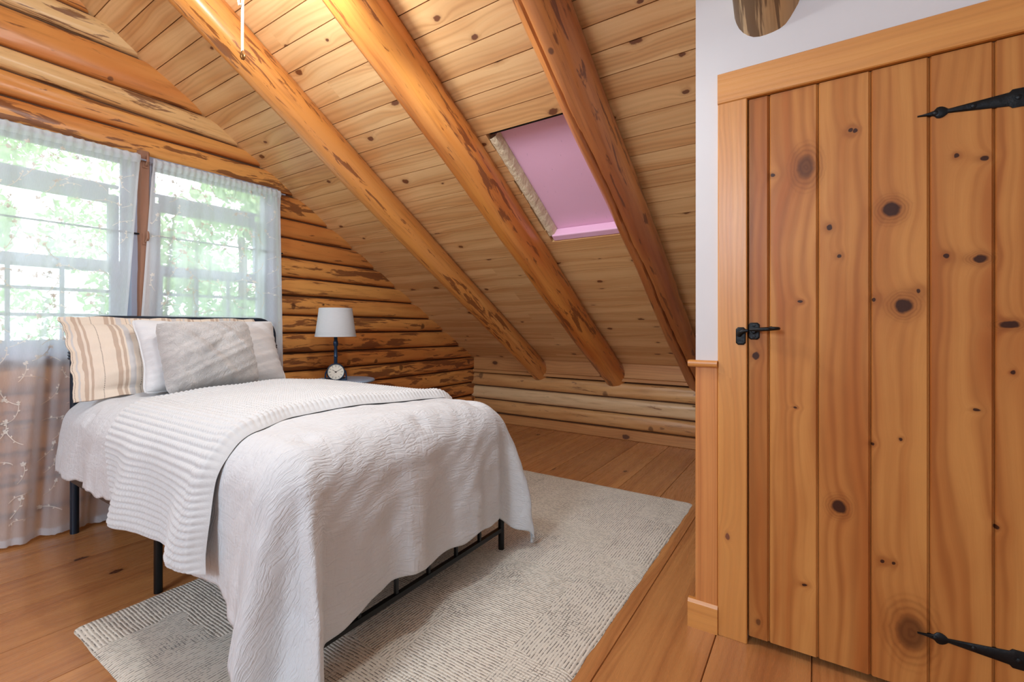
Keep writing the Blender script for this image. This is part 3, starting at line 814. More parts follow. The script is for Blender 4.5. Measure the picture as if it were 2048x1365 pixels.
# sheer curtains --------------------------------------------------------------
def curtain(xa, xb, xab, xbb, ztop, zbot, seed, label, liftfn=None):
    root = empty('sheer_curtain', (xa, YC, zbot), label, 'curtain')
    n1, n2, n3 = SN(seed, 5., 4), SN(seed + 1, 11., 4), SN(seed + 2, 3., 4)
    rr = random.Random(seed)
    ph = [rr.uniform(0, 6.28) for _ in range(6)]
    def pos(u, z, off=0.):
        t = (ztop - z) / (ztop - zbot)                       # 0 top .. 1 bottom
        x = xa + (xb - xa) * u + ((xab - xa) * (1 - u) + (xbb - xb) * u) * t
        amp = .004 + .012 * min(1, t * 3)
        y = YC + amp * (.9 * math.sin(u * 27 + ph[0] + .8 * t) + .5 * math.sin(u * 47 + ph[1] - 1.2 * t) + .35 * math.sin(u * 71 + ph[2] + t)) * (1 - .25 * math.sin(u * 9 + ph[3]))
        x += .008 * t * math.sin(u * 33 + ph[4])
        y = max(YC - .03, min(YC + .03, y))
        if t < .045: y = YC + (.012 - 0) * math.sin(u * 140 + ph[5]) * .35 - .006
        y -= .0 if t < .97 else (t - .97) * .5
        return Vector((x, y - off, z))
    U, V = 150, 70
    P = []; UV = []
    for i in range(U + 1):
        u = i / U; row = []; ur = []
        zb = zbot + (liftfn(u) if liftfn else 0) + .004 * n2(u * 6)
        zt = ztop + .004 * math.sin(u * 120 + ph[1])
        for j in range(V + 1):
            z = zt + (zb - zt) * j / V
            row.append(pos(u, z)); ur.append((u * (xb - xa), z))
        P.append(row); UV.append(ur)
    m = MB(); m.grid(P, UV); m.build('voile', M['sheer'], root, smooth=True, angle=0)
    # rod pocket and side hems: a doubled layer of cloth
    m = MB(); P = []; UV = []
    for i in range(U + 1):
        u = i / U
        row = [pos(u, ztop - .002 - .045 * j / 4, .010 * math.sin(j / 4 * PI) + .002) for j in range(5)]
        P.append(row); UV.append([(u, j * .01) for j in range(5)])
    m.grid(P, UV)
    for (u0, u1) in ((0., .012), (.988, 1.)):
        P = []; UV = []
        for k in range(3):
            u = u0 + (u1 - u0) * k / 2
            P.append([pos(u, ztop - (ztop - zbot - (liftfn(u) if liftfn else 0)) * j / V, .0025) for j in range(V + 1)]); UV.append([(k * .005, j * .02) for j in range(V + 1)])
        m.grid(P, UV)
    P = []; UV = []
    for i in range(U + 1):
        u = i / U; zb = zbot + (liftfn(u) if liftfn else 0) + .004 * n2(u * 6)
        P.append([pos(u, zb + .03 * j / 3, .0025) for j in range(4)]); UV.append([(u, j * .01) for j in range(4)])
    m.grid(P, UV)
    m.build('hem', M['sheer'], root, smooth=True, angle=0)
    # embroidered vines: stems, leaves, small five-petalled flowers
    m = MB()
    W = xb - xa
    def q(x, z): return pos((x - xa) / W, z, .0035)
    def ribbon(pts, w):
        P = [q(*p) for p in pts]
        A = []; B = []
        for i, p in enumerate(P):
            t = (P[min(i + 1, len(P) - 1)] - P[max(i - 1, 0)]); n = Vector((-t.z, 0, t.x))
            n = n.normalized() * w if n.length > 0 else Vector((w, 0, 0))
            A.append(p + n); B.append(p - n)
        m.grid([A, B], [[(0, 0)] * len(P)] * 2)
    def blob(x, z, a, l, w):
        ca, sa = math.cos(a), math.sin(a)
        pts = [(0, 0), (.35, .8), (.7, .8), (1, 0), (.7, -.8), (.35, -.8)]
        vs = [q(x + l * p[0] * ca - w * p[1] * sa, z + l * p[0] * sa + w * p[1] * ca) for p in pts]
        m.add(vs, [tuple(range(6))], [(0, 0)] * 6)
    z = zbot + .10
    row = 0
    while z < ztop - .06:
        x = xa - .02 + rr.uniform(0, .08) + (.06 if row % 2 else 0)
        while x < xb - .02:
            # one sprig
            a = rr.choice([.5, .7, 2.5, 2.7]) + rr.uniform(-.2, .2); L = rr.uniform(.07, .11); bend = rr.uniform(6, 14) * rr.choice((-1, 1))
            pts = []; px, pz = x, z + rr.uniform(-.02, .02)
            for i in range(12):
                pts.append((px, pz)); px += math.cos(a) * L / 11; pz += math.sin(a) * L / 11; a += bend * L / 11
                if i in (3, 6, 9):
                    sgn = 1 if i != 6 else -1
                    if xa + .01 < px < xb - .01 and zbot + .03 < pz < ztop - .05: blob(px, pz, a + sgn * .9, .012, .004)
            pts = [p for p in pts if xa + .01 < p[0] < xb - .01 and zbot + .03 < p[1] < ztop - .05]
            if len(pts) > 3:
                ribbon(pts, .0014)
                ex, ez = pts[-1]
                if xa + .02 < ex < xb - .02:
                    if rr.random() < .7:
                        for k in range(5): blob(ex, ez, k * 2 * PI / 5 + rr.random(), .0115, .004)
                    else: blob(ex, ez, a, .014, .0045)
            x += rr.uniform(.085, .13)
        z += rr.uniform(.075, .10); row += 1
    tag(m.build('embroidery', M['thread'], root, merge=False), 'white embroidered vines and flowers')
    return root
curtain(.17, .996, .13, .86, 1.93, .012, 71, 'long white embroidered sheer curtain over the left window beside the bed post')
curtain(1.052, 1.775, .93, 1.80, 1.925, .03, 83, 'white embroidered sheer curtain over the right window behind the lamp side of the bed', lambda u: .10 * max(0, 1 - u * 3))
rod(1.908, YC + .002, .005, 'slim white rod at the top of the sheers along the log header')

# ------------------------------------------------------------------ bed
BX0, BX1, BYF, BYH = .718, 1.700, 1.172, 3.005
bed = empty('bed_frame', (BX0, BYF, 0), 'blue black tubular metal single bed frame standing partly on the cream rug', 'bed')
hb = []
r_ = .10
pts = [(BX0, BYH, 0), (BX0, BYH, .30), (BX0, BYH, .60), (BX0, BYH, .94)]
for i in range(1, 9):
    a = i / 8 * PI / 2; pts.append((BX0 + r_ * (1 - math.cos(a)), BYH, .94 + r_ * math.sin(a)))
top = [(BX1 - (p[0] - BX0), p[1], p[2]) for p in pts[::-1]]
m = MB(); m.tube(pts + top, .0175, 16); head = m.build('headboard', M['steel'], bed, smooth=True)
for x in (BX0, BX1):
    for z in (.862, .572):
        m = MB()
        for dz in (-.014, 0, .014):
            m.lathe([(.016, dz - .008), (.0225, dz - .006), (.026, dz), (.0225, dz + .006), (.016, dz + .008)], (x, BYH, z), 18)
        m.build('collar', M['steel'], head, smooth=True)
m = MB(); m.tube([(BX0, BYH, .572), (BX1, BYH, .572)], .011, 12); m.build('crossbar', M['steel'], head, smooth=True)
for k in range(1, 7):
    m = MB(); x = BX0 + (BX1 - BX0) * k / 7; m.tube([(x, BYH, .575), (x, BYH, 1.036)], .007, 10); m.build('spindle', M['steel'], head, smooth=True)
for (x, y) in [(BX0, BYF), (BX1, BYF)]:
    m = MB(); m.tube([(x, y, .0005 if False else .012), (x, y, .30)], .0135, 14); l = m.build('leg', M['black'], bed, smooth=True)
for (x, y, z0) in [(BX0 + .012, 2.07, 0.0), (BX1 - .012, 2.07, 0.0), ((BX0 + BX1) / 2, 1.55, .012), ((BX0 + BX1) / 2, 2.5, 0.)]:
    m = MB(); m.tube([(x, y, z0), (x, y, .272)], .0142, 14); m.build('leg', M['black'], bed, smooth=True)
for x in (BX0 - .006, BX1 + .006):
    m = MB(); m.box(x - .012, x + .012, BYF + .012, BYH - .015, .255, .292, along=1); tag(m.build('side_rail', M['bronze'], bed, merge=False), 'bronze side rail')
m = MB(); m.box((BX0 + BX1) / 2 - .015, (BX0 + BX1) / 2 + .015, BYF, BYH, .262, .288, along=1); m.build('centre_rail', M['black'], bed, merge=False)
for z in (.10, .282):
    m = MB(); m.box(BX0, BX1, BYF - .009, BYF + .009, z - .009, z + .009, along=0); m.build('foot_rail', M['black'], bed, merge=False)
for x in (.80, .93, 1.083, 1.237, 1.39, 1.54):
    m = MB(); m.box(x - .0055, x + .0055, BYF - .006, BYF + .006, .105, .278); m.build('foot_spindle', M['black'], bed, merge=False)
for k in range(9):
    y = BYF + .12 + k * .2
    m = MB(); m.box(BX0, BX1, y - .025, y + .025, .289, .297, along=0); m.build('slat', M['black'], bed, merge=False)
m = MB(); m.box(BX0 - .02, BX0 - .0182, BYH - .045, BYH - .015, .268, .29); m.build('care_label', M['white'], bed, merge=False)

m = MB()
P = []; UV = []
def rrect(x0, x1, y0, y1, r, z, n=8):
    out = []
    for cx, cy, a0 in [(x1 - r, y1 - r, 0), (x0 + r, y1 - r, PI / 2), (x0 + r, y0 + r, PI), (x1 - r, y0 + r, 1.5 * PI)]:
        for i in range(n + 1):
            a = a0 + PI / 2 * i / n; out.append((cx + r * math.cos(a), cy + r * math.sin(a), z))
    return out
for (ins, z) in [(.05, .298), (.02, .302), (.005, .315), (0, .33), (0, .585), (.005, .60), (.02, .612), (.05, .617)]:
    P.append(rrect(.742 + ins, 1.678 - ins, 1.205 + ins, 2.965 - ins, .06, z)); UV.append([(p[0], p[1]) for p in P[-1]])
for row, u in zip(P, UV): row.append(row[0]); u.append(u[0])
m.grid(P, UV); N = len(P[0]) - 1
m.add(P[0][:-1], [tuple(range(N))]); m.add(P[-1][:-1], [tuple(range(N))])
tag(m.build('mattress', M['cotton'], smooth=True), 'white mattress on the bed frame under the comforter', 'mattress')

# comforter: a sheet draped over the mattress --------------------------------
CX0, CX1, CY0, CYT = .668, 1.735, 1.142, 2.935
RE = .125; ZT = .668
fold1 = SN(400, 9., 5); fold2 = SN(401, 16., 5); pf = SN(402, 5., 4)
def sheet(x, y, off=0., extra=0.):
    """flat sheet point (x,y) -> draped 3-D point; off lifts along the surface"""
    ix0, ix1, iy0 = CX0 + RE, CX1 - RE, CY0 + RE
    cx = min(max(x, ix0), ix1); cy = max(y, iy0)
    dx, dy = x - cx, y - cy
    rho = math.hypot(dx, dy)
    u = (x - ix0) / (ix1 - ix0)
    crown = .022 * (1 - (2 * min(max(u, 0), 1) - 1) ** 2) + .006 * math.sin(x * 7 + 1) * math.sin(y * 5)
    if rho < 1e-9:
        # gentle puffiness on top, dip toward the pillows
        return Vector((x, y, ZT + crown + off + .004 * math.sin(x * 19 + y * 7) * math.sin(y * 13)))
    ex, ey = dx / rho, dy / rho
    q = rho
    if q < RE * PI / 2:
        out = RE * math.sin(q / RE); dn = RE * (1 - math.cos(q / RE)); na = q / RE
    else:
        out = RE; dn = RE + q - RE * PI / 2; na = PI / 2
    hang = max(0., dn - .04)
    corner = ((abs(ex) * abs(ey)) * 2) ** 2
    # coordinate along the rim
    phi = math.atan2(abs(ey), abs(ex))
    if ex < 0: p = (2.5 - cy) - (1 - phi / (PI / 2)) * 0 + phi * .35 - .55
    else: p = 4.6 + (cy - 1.2) + (PI / 2 - phi) * .35
    if abs(ey) > .999: p = 1.25 + (cx - ix0) + .55
    if ex < 0 and ey < 0: p = 1.25 + .55 - (PI / 2 - phi) * .38
    elif ex > 0 and ey < 0: p = 1.8 + (ix1 - ix0) + (PI / 2 - phi) * .38
    elif ex < 0: p = 1.8 - PI / 2 * .38 - (cy - iy0)
    elif ex > 0: p = 1.8 + (ix1 - ix0) + PI / 2 * .38 + (cy - iy0)
    amp = .066 * min(1., hang / .38) ** 1.1
    rip = .62 * math.sin(p * 15.5 + .5) + .38 * math.sin(p * 26. + 1.3 + hang * 3) + .35 * float(fold1(p * 1.3))
    amp *= (.62 + 1.25 * corner)
    out += amp * rip * .62 + .012 * min(1, hang / .2)
    flare = .03 + (.22 if ex < 0 else .12) * corner + (.06 * max(0., -ex) ** 2)
    out += hang * flare
    dn *= (1 - .03 * corner)
    z = ZT + crown * max(0, 1 - q / .12) - dn
    ox = cx + ex * out; oy = cy + ey * out
    # slide of the folds along the rim
    sl = amp * .5 * math.cos(p * 15.5 + .5)
    ox += -ey * sl * .5; oy += ex * sl * .5
    ox += ex * math.sin(na) * off; oy += ey * math.sin(na) * off; z += math.cos(na) * off
    if z < .014:
        sp = .014 - z; z = .014 + .012 * abs(math.sin(sp * 30)); ox += ex * sp * .5; oy += ey * sp * .5
    return Vector((ox, oy, z))
SX0 = CX0 + RE - .40; SX1 = CX1 - RE + .49; SY0 = CY0 + RE - .555; SY1 = CYT
dents = [(CX0 + RE + .02, CY0 + .115), (CX1 - RE - .03, CY0 + .10), (1.22, CY0 + .05), (1.0, CY0 - .24), (1.5, CY0 - .25), (CX0 - .1, 1.62), (CX0 + .0, 2.62)]
NX, NY = 210, 270
wr = [SN(420 + i, 6., 4) for i in range(4)]
P = []; UV = []
for i in range(NX + 1):
    row = []; ur = []
    x = SX0 + (SX1 - SX0) * i / NX
    for j in range(NY + 1):
        tt = j / NY
        ys0 = SY0 + .02 * float(wr[0](x * 2.)) - (.11 * max(0, 1 - abs(x - SX0 - .2) / .42))
        y = ys0 + (SY1 - ys0) * tt
        xx = x - .12 * max(0., 1 - (x - SX0) / .5) * max(0., min(1., (1.75 - y) / .5)) + .012 * float(wr[1](y * 3.)) * (1 if i < 30 or i > NX - 30 else 0) * (max(0, 30 - i) / 30 + max(0, i - NX + 30) / 30)
        off = 0.
        for (a, b) in dents:
            d2 = ((xx - a) ** 2 + (y - b) ** 2)
            off -= .013 * math.exp(-d2 / .0010) - .005 * math.exp(-d2 / .02)
        off += .0022 * math.sin(xx * 31 + 4 * math.sin(y * 9)) * math.sin(y * 37 + 3 * math.sin(xx * 11))
        # hem rolls slightly under
        row.append(sheet(xx, y, off)); ur.append((xx, y))
    P.append(row); UV.append(ur)
m = MB(); m.grid(P, UV)
comf = m.build('comforter', M['comf'], smooth=True, angle=0)
sd = comf.modifiers.new('thick', 'SOLIDIFY'); sd.thickness = .014; sd.offset = -1
tag(comf, 'rumpled white comforter draped over the bed and hanging to the floor', 'comforter')

# waffle blanket --------------------------------------------------------------
NBX, NBY = 430, 250
bx0, bx1 = CX0 + RE - .425, CX1 - RE + .12
P = []; UV = []
fb = SN(440, 4., 4)
for i in range(NBX + 1):
    fx = i / NBX; x = bx0 + (bx1 - bx0) * fx
    row = []; ur = []
    tside = min(1., max(0., (x - bx0) / .55))
    yf = 1.50 - .05 * max(0, (x - .9)) + .012 * float(fb(x * 2)) - .10 * (1 - tside)
    yk = 2.15 + .27 * min(1., tside * 1.2) + .01 * float(fb(x * 3 + 5))
    for j in range(NBY + 1):
        fy = j / NBY; y = yf + (yk - yf) * fy
        wx = (x - bx0) / .019; wy = (fy * (.70)) / .0125
        waf = abs(math.sin(wx * PI)) ** .8 * abs(math.sin(wy * PI)) ** .6
        edge = min(1., min(fy, 1 - fy) / .035, (1 - fx) / .015, fx / .012)
        thick = .022 + .010 * (fy < .10) * math.sin(min(1, fy / .10) * PI) ** .5
        hang = max(0., (CX0 - x))
        fold = .016 * min(1., hang / .25) * (math.sin(fy * 11.0 + .6) + .6 * math.sin(fy * 5 + 2))
        row.append(sheet(x, y, .004 + thick * max(0, edge) ** .75 + .0085 * waf * edge + fold + .018 * min(1., hang / .3)))
        ur.append((x, y))
    P.append(row); UV.append(ur)
m = MB(); m.grid(P, UV)
bl = m.build('waffle_blanket', M['knit'], smooth=True, angle=0)
tag(bl, 'white waffle knit blanket folded across the middle of the bed', 'blanket')

# pillows ---------------------------------------------------------------------
def pillow(name, c, w, h, t, lean, yaw, mat, label, cat, flange=0., seed=1, roll=0., nx=70, ny=50, pw=2.6, piping=False, sag=.0, uvflip=False):
    """c = bottom centre resting point; leans back by `lean`"""
    n1, n2 = SN(seed, 9., 4), SN(seed + 7, 13., 4)
    M4 = Matrix.Translation(c) @ Matrix.Rotation(yaw, 4, 'Z') @ Matrix.Rotation(-lean, 4, 'X') @ Matrix.Rotation(roll, 4, 'Y')
    mb = MB()
    def surf(side):
        P = []; UV = []
        for i in range(nx + 1):
            a = -1 + 2 * i / nx; row = []; ur = []
            for j in range(ny + 1):
                b = -1 + 2 * j / ny
                # pinch the sides so that the corners make ears
                ex = w / 2 + (flange if flange else 0); ez = h / 2 + (flange if flange else 0)
                pin_x = 1 - .085 * (1 - b * b) * abs(a) ** 3; pin_z = 1 - .10 * (1 - a * a) * abs(b) ** 3
                x = a * ex * (pin_x if not flange else 1 - .035 * (1 - b * b) * abs(a) ** 2); z = b * ez * (pin_z if not flange else 1 - .04 * (1 - a * a) * abs(b) ** 2)
                ai = min(1., abs(a) * ex / (w / 2)); bi = min(1., abs(b) * ez / (h / 2))
                th = t / 2 * max(0., (1 - ai ** 2.2)) ** .5 * max(0., (1 - bi ** 2.2)) ** .5
                th *= 1 + .10 * float(n1(a * .9 + b * .6)) + .07 * float(n2(b * 1.1 - a * .5))
                th -= .010 * math.exp(-((a - .9 * b + .15) / .10) ** 2) * (1 - ai) * min(1., th * 40) if not flange else 0
                if not flange:
                    k = 1 - (.09 if mat is M['fur'] else .05) * (a * a * b * b) ** (2 if mat is M['fur'] else 4)
                    x *= k + .008 * float(n1(b * .5 + 2)); z *= k + .010 * float(n2(a * .6 + 4))
                # seam puckers
                rim = math.exp(-((1 - max(ai, bi)) / .12) ** 2)
                th *= 1 - .22 * rim * (.5 + .5 * math.sin((b if ai > bi else a) * (20 if flange else 32)))
                y = -side * th
                if flange and (ai >= 1 or bi >= 1):
                    y = -side * .003 + .007 * (math.sin((b * 9 if ai >= 1 else a * 11) + seed) + float(n2(b * .8 + a))) * min(1., max(abs(a) * ex - w / 2, abs(b) * ez - h / 2) / flange)
                    x += (.005 * float(n2(b * .9))) * (1 if a > 0 else -1) * (ai >= 1)
                y += sag * (x / w) ** 2
                p = M4 @ Vector((x, y, z + h / 2 + (flange if flange else 0)))
                row.append(p); ur.append((a * ex + ex, z))
            P.append(row); UV.append(ur)
        mb.grid(P, UV, flip=(side < 0))
    surf(1); surf(-1)
    root = empty(name, c, label, cat)
    mb.build('cover', mat, root, smooth=True, angle=0)
    if piping:
        m = MB(); pth = []
        for k in range(161):
            s = k / 160 * 3.9999
            e = int(s) % 4; q = (s - int(s)) * 2 - 1
            a, b = [(q, -1), (1, q), (-q, 1), (-1, -q)][e]
            k_ = 1 - .05 * (a * a * b * b) ** 4
            x = a * w / 2 * (1 - .085 * (1 - b * b) * abs(a) ** 3) * (k_ + .008 * float(n1(b * .5 + 2))); z = b * h / 2 * (1 - .10 * (1 - a * a) * abs(b) ** 3) * (k_ + .010 * float(n2(a * .6 + 4)))
            pth.append(M4 @ Vector((x, 0, z + h / 2)))
        m.tube(pth, .0042, 8, caps=False); m.build('piping', mat, root, smooth=True)
    return root
pillow('pillow', Vector((1.085, 2.70, .672)), .80, .345, .18, .52, 0, M['stripe'], 'beige pillow with brown stripes and a flanged edge against the headboard', 'pillow', flange=.045, seed=5)
pillow('pillow', Vector((1.195, 2.575, .688)), .70, .38, .22, .42, .0, M['cotton'], 'plain white piped pillow between the striped pillow and the grey cushion', 'pillow', seed=9, piping=True)
pillow('cushion', Vector((1.11, 2.455, .685)), .44, .37, .27, .33, .0, M['fur'], 'square grey faux fur cushion in front of the other pillows', 'cushion', seed=14, roll=-.03)

# ------------------------------------------------------------------ nightstand, lamp, clock
NXc, NYc, NZ = 2.035, 2.72, .640
ns_ = empty('nightstand', (NXc, NYc, 0), 'round blue grey side table behind the bed holding the lamp', 'table')
m = MB(); m.lathe([(0, -.022), (.19, -.022), (.203, -.018), (.207, -.010), (.203, -.002), (.195, 0), (0, 0)], (NXc, NYc, NZ), 48); m.build('tabletop', M['table'], ns_, smooth=True)
m = MB(); m.lathe([(.016, .10), (.024, .16), (.018, .22), (.015, .40), (.022, .55), (.05, .609)], (NXc, NYc, 0), 20); m.build('pedestal', M['table'], ns_, smooth=True)
for k in range(3):
    a = k * 2 * PI / 3 + .5
    m = MB(); m.tube([(NXc + r * math.cos(a), NYc + r * math.sin(a), z) for r, z in [(.01, .14), (.06, .15), (.11, .10), (.15, .03), (.175, .010)]], [.014, .014, .012, .011, .010], 10); m.build('leg', M['table'], ns_, smooth=True)
LX, LY = 2.005, 2.765
lp = empty('table_lamp', (LX, LY, NZ), 'navy table lamp with a white linen drum shade on the side table', 'lamp')
m = MB(); m.lathe([(0, 0), (.062, 0), (.064, .008), (.045, .016), (.018, .022), (.012, .03)], (LX, LY, NZ + .0005), 32); m.build('base', M['navy'], lp, smooth=True)
m = MB(); m.lathe([(.011, .02), (.0125, .06), (.0115, .15), (.0145, .156), (.0115, .163), (.011, .225), (.0155, .232), (.0165, .245), (.0155, .258), (.012, .265), (.012, .31), (.004, .33), (.004, .47)], (LX, LY, NZ), 18); m.build('stem', M['navy'], lp, smooth=True)
m = MB(); m.lathe([(.132, .292), (.1335, .298), (.127, .34), (.109, .475), (.1075, .488), (.105, .488), (.124, .34), (.129, .292), (.132, .292)], (LX, LY, NZ), 48); sh = m.build('lamp_shade', M['shade'], lp, smooth=True)
for z0, r0 in ((.297, .1338), (.474, .1097)):
    m = MB(); m.lathe([(r0, 0), (r0 + .0012, .0), (r0 - .0002, .012), (r0 - .0018, .012)], (LX, LY, NZ + z0 - .004), 48); m.build('shade_band', M['shade'], sh, smooth=True)
m = MB(); m.lathe([(0, .345), (.016, .35), (.026, .375), (.024, .40), (.012, .425), (.010, .44)][::-1], (LX, LY, NZ), 16); m.build('bulb', M['cream'], lp, smooth=True)

cd = Vector((-.6, -.8, 0)).normalized()
KX, KY = LX + cd.x * .115 + .012, LY + cd.y * .115 + .012
ck = empty('table_clock', (KX, KY, NZ), 'small round navy clock with a cream dial in front of the lamp', 'clock')
rot = Matrix.Translation((KX, KY, NZ + .0585)) @ Matrix.Rotation(math.atan2(cd.y, cd.x) + PI / 2, 4, 'Z')
def place(mbx): mbx.v = [tuple(rot @ Vector(p)) for p in mbx.v]; return mbx
m = MB(); m.lathe([(0, .03), (.045, .03), (.054, .022), (.058, .0), (.057, -.010), (.053, -.014), (.0505, -.010), (.0505, -.004)], (0, 0, 0), 48, 'y'); place(m).build('case', M['navy'], ck, smooth=True)
m = MB(); m.lathe([(0, -.0045), (.0505, -.0045)], (0, 0, 0), 48, 'y'); place(m).build('dial', M['cream'], ck)
for k in range(12):
    m = MB(); a = k * PI / 6; r0, r1, w = .033, .045, (.0018 if k % 3 else .0024)
    d = (math.sin(a), math.cos(a)); n = (d[1], -d[0])
    m.add([(d[0] * r + n[0] * w * s / 2, -.0052, d[1] * r + n[1] * w * s / 2) for r, s in ((r0, -1), (r0, 1), (r1, 1), (r1, -1))], [(0, 1, 2, 3)]); place(m).build('hour_mark', M['iron'], ck)
for nm, hr, ln, w in (('hour_hand', 10.17, .026, .0032), ('minute_hand', 2.0, .042, .0022), ('second_hand', 7.9, .016, .0012)):
    a = hr * PI / 6; d = (math.sin(a), math.cos(a)); n = (d[1], -d[0]); m = MB()
    m.add([(d[0] * r + n[0] * w * s / 2, -.0064, d[1] * r + n[1] * w * s / 2) for r, s in ((-.006, -1), (-.006, 1), (ln, .5), (ln, -.5))], [(0, 1, 2, 3)]); place(m).build(nm, M['iron'], ck)
m = MB(); m.lathe([(.0045, -.006), (.0045, -.0075), (0, -.008)], (0, 0, 0), 12, 'y'); place(m).build('hub', M['iron'], ck)
m = MB()
for sx in (-1, 1):
    m.tube([(sx * .057, .004, .01), (sx * .064, .004, -.01), (sx * .066, .004, -.035), (sx * .066, .004, -.0575)], .005, 10)
m.tube([(-.066, .004, -.0525), (.066, .004, -.0525)], .005, 10)
place(m).build('stand', M['navy'], ck, smooth=True)

# ------------------------------------------------------------------ rug
m = MB()
rx0, rx1, ry0, ry1 = .482, 2.745, .578, 2.05
NRX, NRY = 120, 90
e1, e2 = SN(500, 12., 5), SN(501, 15., 5)
P = []; UV = []
def rugpt(a, b, z):
    x = rx0 + (rx1 - rx0) * a; y = ry0 + (ry1 - ry0) * b
    x += .002 * float(e1(y * 2)) * (abs(2 * a - 1) > .9); y += .003 * float(e2(x * 2)) * (abs(2 * b - 1) > .9)
    # rounded corners
    r = .03
    cx = min(max(x, rx0 + r), rx1 - r); cy = min(max(y, ry0 + r), ry1 - r)
    dx, dy = x - cx, y - cy
    if dx and dy:
        h = math.hypot(dx, dy); mx = max(abs(dx), abs(dy)); x = cx + dx * mx / h; y = cy + dy * mx / h
    return x, y, z
tops = []
for i in range(NRX + 1):
    row = []; ur = []
    for j in range(NRY + 1):
        x, y, z = rugpt(i / NRX, j / NRY, 0)
        ed = min(i, NRX - i, j, NRY - j)
        z = [.001, .009, .0115][min(ed, 2)] + (.0006 * math.sin(x * 40) * math.sin(y * 37) if ed > 2 else 0)
        row.append((x, y, z)); ur.append((x, y))
    P.append(row); UV.append(ur)
m.grid(P, UV)
tag(m.build('rug', M['rug'], smooth=True, angle=0), 'cream rectangular rug with dark dashed weave under the foot of the bed', 'rug')

# ------------------------------------------------------------------ ceiling lamp with pull cord (lamp itself above the frame)
FX, FY, FZ = .777, 1.55, 2.30
cl = empty('ceiling_lamp', (FX, FY, FZ), 'white opal ceiling lamp hung under the second log rafter', 'lamp')
zr = zc(FX) - .19
m = MB(); m.lathe([(0, zr - FZ + .05), (.06, zr - FZ + .05), (.062, zr - FZ - .005), (.02, zr - FZ - .015), (.008, zr - FZ - .03), (.008, .11), (.05, .10), (.055, .085)], (FX, FY, FZ), 24); m.build('canopy', M['white'], cl, smooth=True)
m = MB(); m.lathe([(0, -.08), (.04, -.072), (.07, -.04), (.08, 0), (.07, .04), (.05, .07), (.045, .085)], (FX, FY, FZ), 28); m.build('globe', M['bulb'], cl, smooth=True)
cx_, cy_ = FX, FY
pc = empty('pull_cord', (cx_, cy_, 1.865), 'cream pull cord with a small dark bead hanging in front of the log rafter', 'cord')
m = MB(); m.tube([(cx_ + .0015 * math.sin(z * 9), cy_, z) for z in [1.885 + (2.21 - 1.885) * i / 12 for i in range(13)]], .0042, 8); m.build('cord', M['cord'], pc, smooth=True)
m = MB(); m.tube([(cx_ - .004, cy_, 2.04), (cx_ - .012, cy_, 2.035), (cx_ - .014, cy_, 2.05), (cx_ - .014, cy_, 2.10), (cx_ - .010, cy_, 2.12), (cx_ - .003, cy_, 2.12)], .0038, 8); m.build('knot', M['cord'], pc, smooth=True)
m = MB(); m.lathe([(0, 1.863), (.005, 1.865), (.0078, 1.871), (.0082, 1.877), (.006, 1.885), (.0048, 1.892), (0, 1.894)], (cx_, cy_, 0), 14); m.build('bead', M['brass'], pc, smooth=True)

SX_, SY_, SZ_ = 1.15, 1.17, 2.255  # dome lamp added above the frame to brighten the knee wall and rug
c2 = empty('ceiling_lamp', (SX_, SY_, SZ_), 'added unseen white dome lamp for fill light between the second and third log rafters', 'lamp')
m = MB(); m.lathe([(0, zc(SX_) - SZ_ + .03), (.05, zc(SX_) - SZ_ + .03), (.05, .075), (.03, .06), (.03, .05)], (SX_, SY_, SZ_), 24); m.build('canopy', M['white'], c2, smooth=True)
m = MB(); m.lathe([(.03, .055), (.06, .045), (.085, .015), (.095, -.015), (.093, -.015), (.082, .015), (.058, .042), (.03, .05)], (SX_, SY_, SZ_), 28); m.build('dome', M['white'], c2, smooth=True)
m = MB(); m.lathe([(0, -.055), (.03, -.048), (.052, -.02), (.055, .0), (.05, .025), (.03, .05)], (SX_, SY_, SZ_), 24); m.build('globe', M['bulb'], c2, smooth=True)
# small nail in the log wall above the lamp
m = MB(); m.tube([(2.13, YW + .005, 1.165), (2.13, YW - .02, 1.165)], .0022, 8); m.lathe([(0, -.022), (.005, -.021), (.005, -.019), (0, -.0185)], (2.13, YW, 1.165), 10, 'y')
tag(m.build('nail', M['iron'], smooth=True), 'small nail in the log wall above the lamp shade', 'nail')

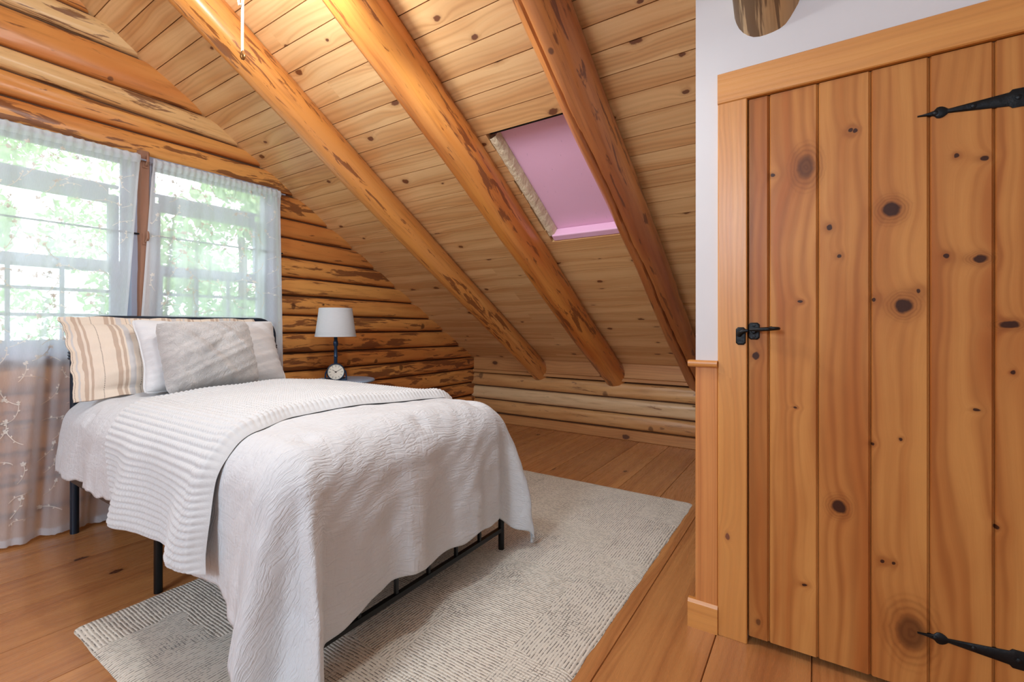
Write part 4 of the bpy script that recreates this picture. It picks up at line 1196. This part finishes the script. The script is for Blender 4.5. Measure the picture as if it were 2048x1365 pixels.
# ------------------------------------------------------------------ outdoors
m = MB(); m.box(-30, 40, YW + .4, 60, -3.2, -3.0); tag(m.build('ground', M['grass'], merge=False), kind='structure')
def tree(x, y, h, rad, n, seed, label, ls=.095):
    rr = random.Random(seed); nr = np.random.RandomState(seed)
    t = empty('tree', (x, y, -3.0), label, 'tree', 'trees outside the windows')
    m = MB(); m.tube([(x + .1 * math.sin(z), y + .08 * math.cos(z * 1.3), z) for z in [-3 + (h * .85) * i / 8 for i in range(9)]], [.17 * (1 - .09 * i) for i in range(9)], 10); m.build('trunk', M['bark'], t, smooth=True)
    cs = [(x + rr.gauss(0, rad * .5), y + rr.gauss(0, rad * .4), -3 + h * rr.uniform(.25, 1.), rad * rr.uniform(.22, .42)) for _ in range(26)]
    n = int(n * 1.9); V = []; F = []; rn = []
    for k in range(n):
        cx, cy, cz, cr = cs[rr.randrange(len(cs))]
        d = nr.normal(size=3); d /= np.linalg.norm(d) + 1e-9; d *= cr * rr.uniform(.55, 1.)
        p = np.array((cx, cy, cz)) + d
        a = nr.normal(size=3); a /= np.linalg.norm(a); b = np.cross(a, nr.normal(size=3)); b /= np.linalg.norm(b) + 1e-9
        s = ls * rr.uniform(.6, 1.3)
        V.append((p - a * s, p + b * s * .42 , p + a * s, p - b * s * .42)); rn.append(rr.random())
    m = MB()
    for q, r in zip(V, rn): m.add(q, [(0, 1, 2, 3)], [(0, 0)] * 4, r)
    m.build('foliage', M['leaf'], t, merge=False)
for args in [(-1.9, 8.0, 7.2, 1.7, 4400, 1, 'leafy green tree seen through the left window'), (4.2, 8.6, 7.0, 1.7, 4400, 2, 'leafy green tree seen through the right window'),
             (-7.2, 13.5, 8.5, 2.5, 3600, 3, 'leafy tree at the far left beyond the left window'), (.9, 14.5, 9.0, 2.6, 5200, 4, 'taller tree standing behind and between the two nearer trees'),
             (9., 14.0, 8.8, 2.5, 3600, 5, 'leafy tree at the far right beyond the right window')]:
    tree(*args)

# ------------------------------------------------------------------ light
w = bpy.data.worlds.new('World'); scene.world = w; w.use_nodes = True
bg = w.node_tree.nodes['Background']; bg.inputs[0].default_value = (.86, .93, 1., 1); bg.inputs[1].default_value = 5.
def light(name, typ, loc, power, col, **kw):
    d = bpy.data.lights.new(name, typ); d.energy = power; d.color = col
    for k, v in kw.items(): setattr(d, k, v)
    o = bpy.data.objects.new(name, d); COL.objects.link(o); o.location = loc
    return o
light('lamp_light', 'POINT', (FX, FY, FZ - .14), 30., (.92, .97, 1.), shadow_soft_size=.09)
light('added_fill_light', 'SPOT', (SX_, SY_, SZ_ - .10), 30., (.92, .97, 1.), shadow_soft_size=.05, spot_size=math.radians(168), spot_blend=.5)  # extra fill shining down from the added dome lamp
light('rear_fill_light', 'POINT', (-2.4, .9, 2.1), 165., (.72, .86, 1.), shadow_soft_size=.4)  # added fill light behind the camera, has no fixture

# ------------------------------------------------------------------ camera
TH = math.atan2(.5483, .8363)
cam = bpy.data.cameras.new('camera'); cam.sensor_width = 36; cam.lens = 928 / 2048 * 36; cam.shift_y = -28.5 / 2048; cam.clip_start = .02
co = bpy.data.objects.new('camera', cam); COL.objects.link(co)
co.location = (0, 0, 1); co.rotation_euler = (PI / 2, 0, TH - PI / 2)
scene.camera = co
vs_ = scene.view_settings
vs_.view_transform = 'Standard'; vs_.look = 'None'; vs_.gamma = 1; vs_.exposure = .15; vs_.use_curve_mapping = False
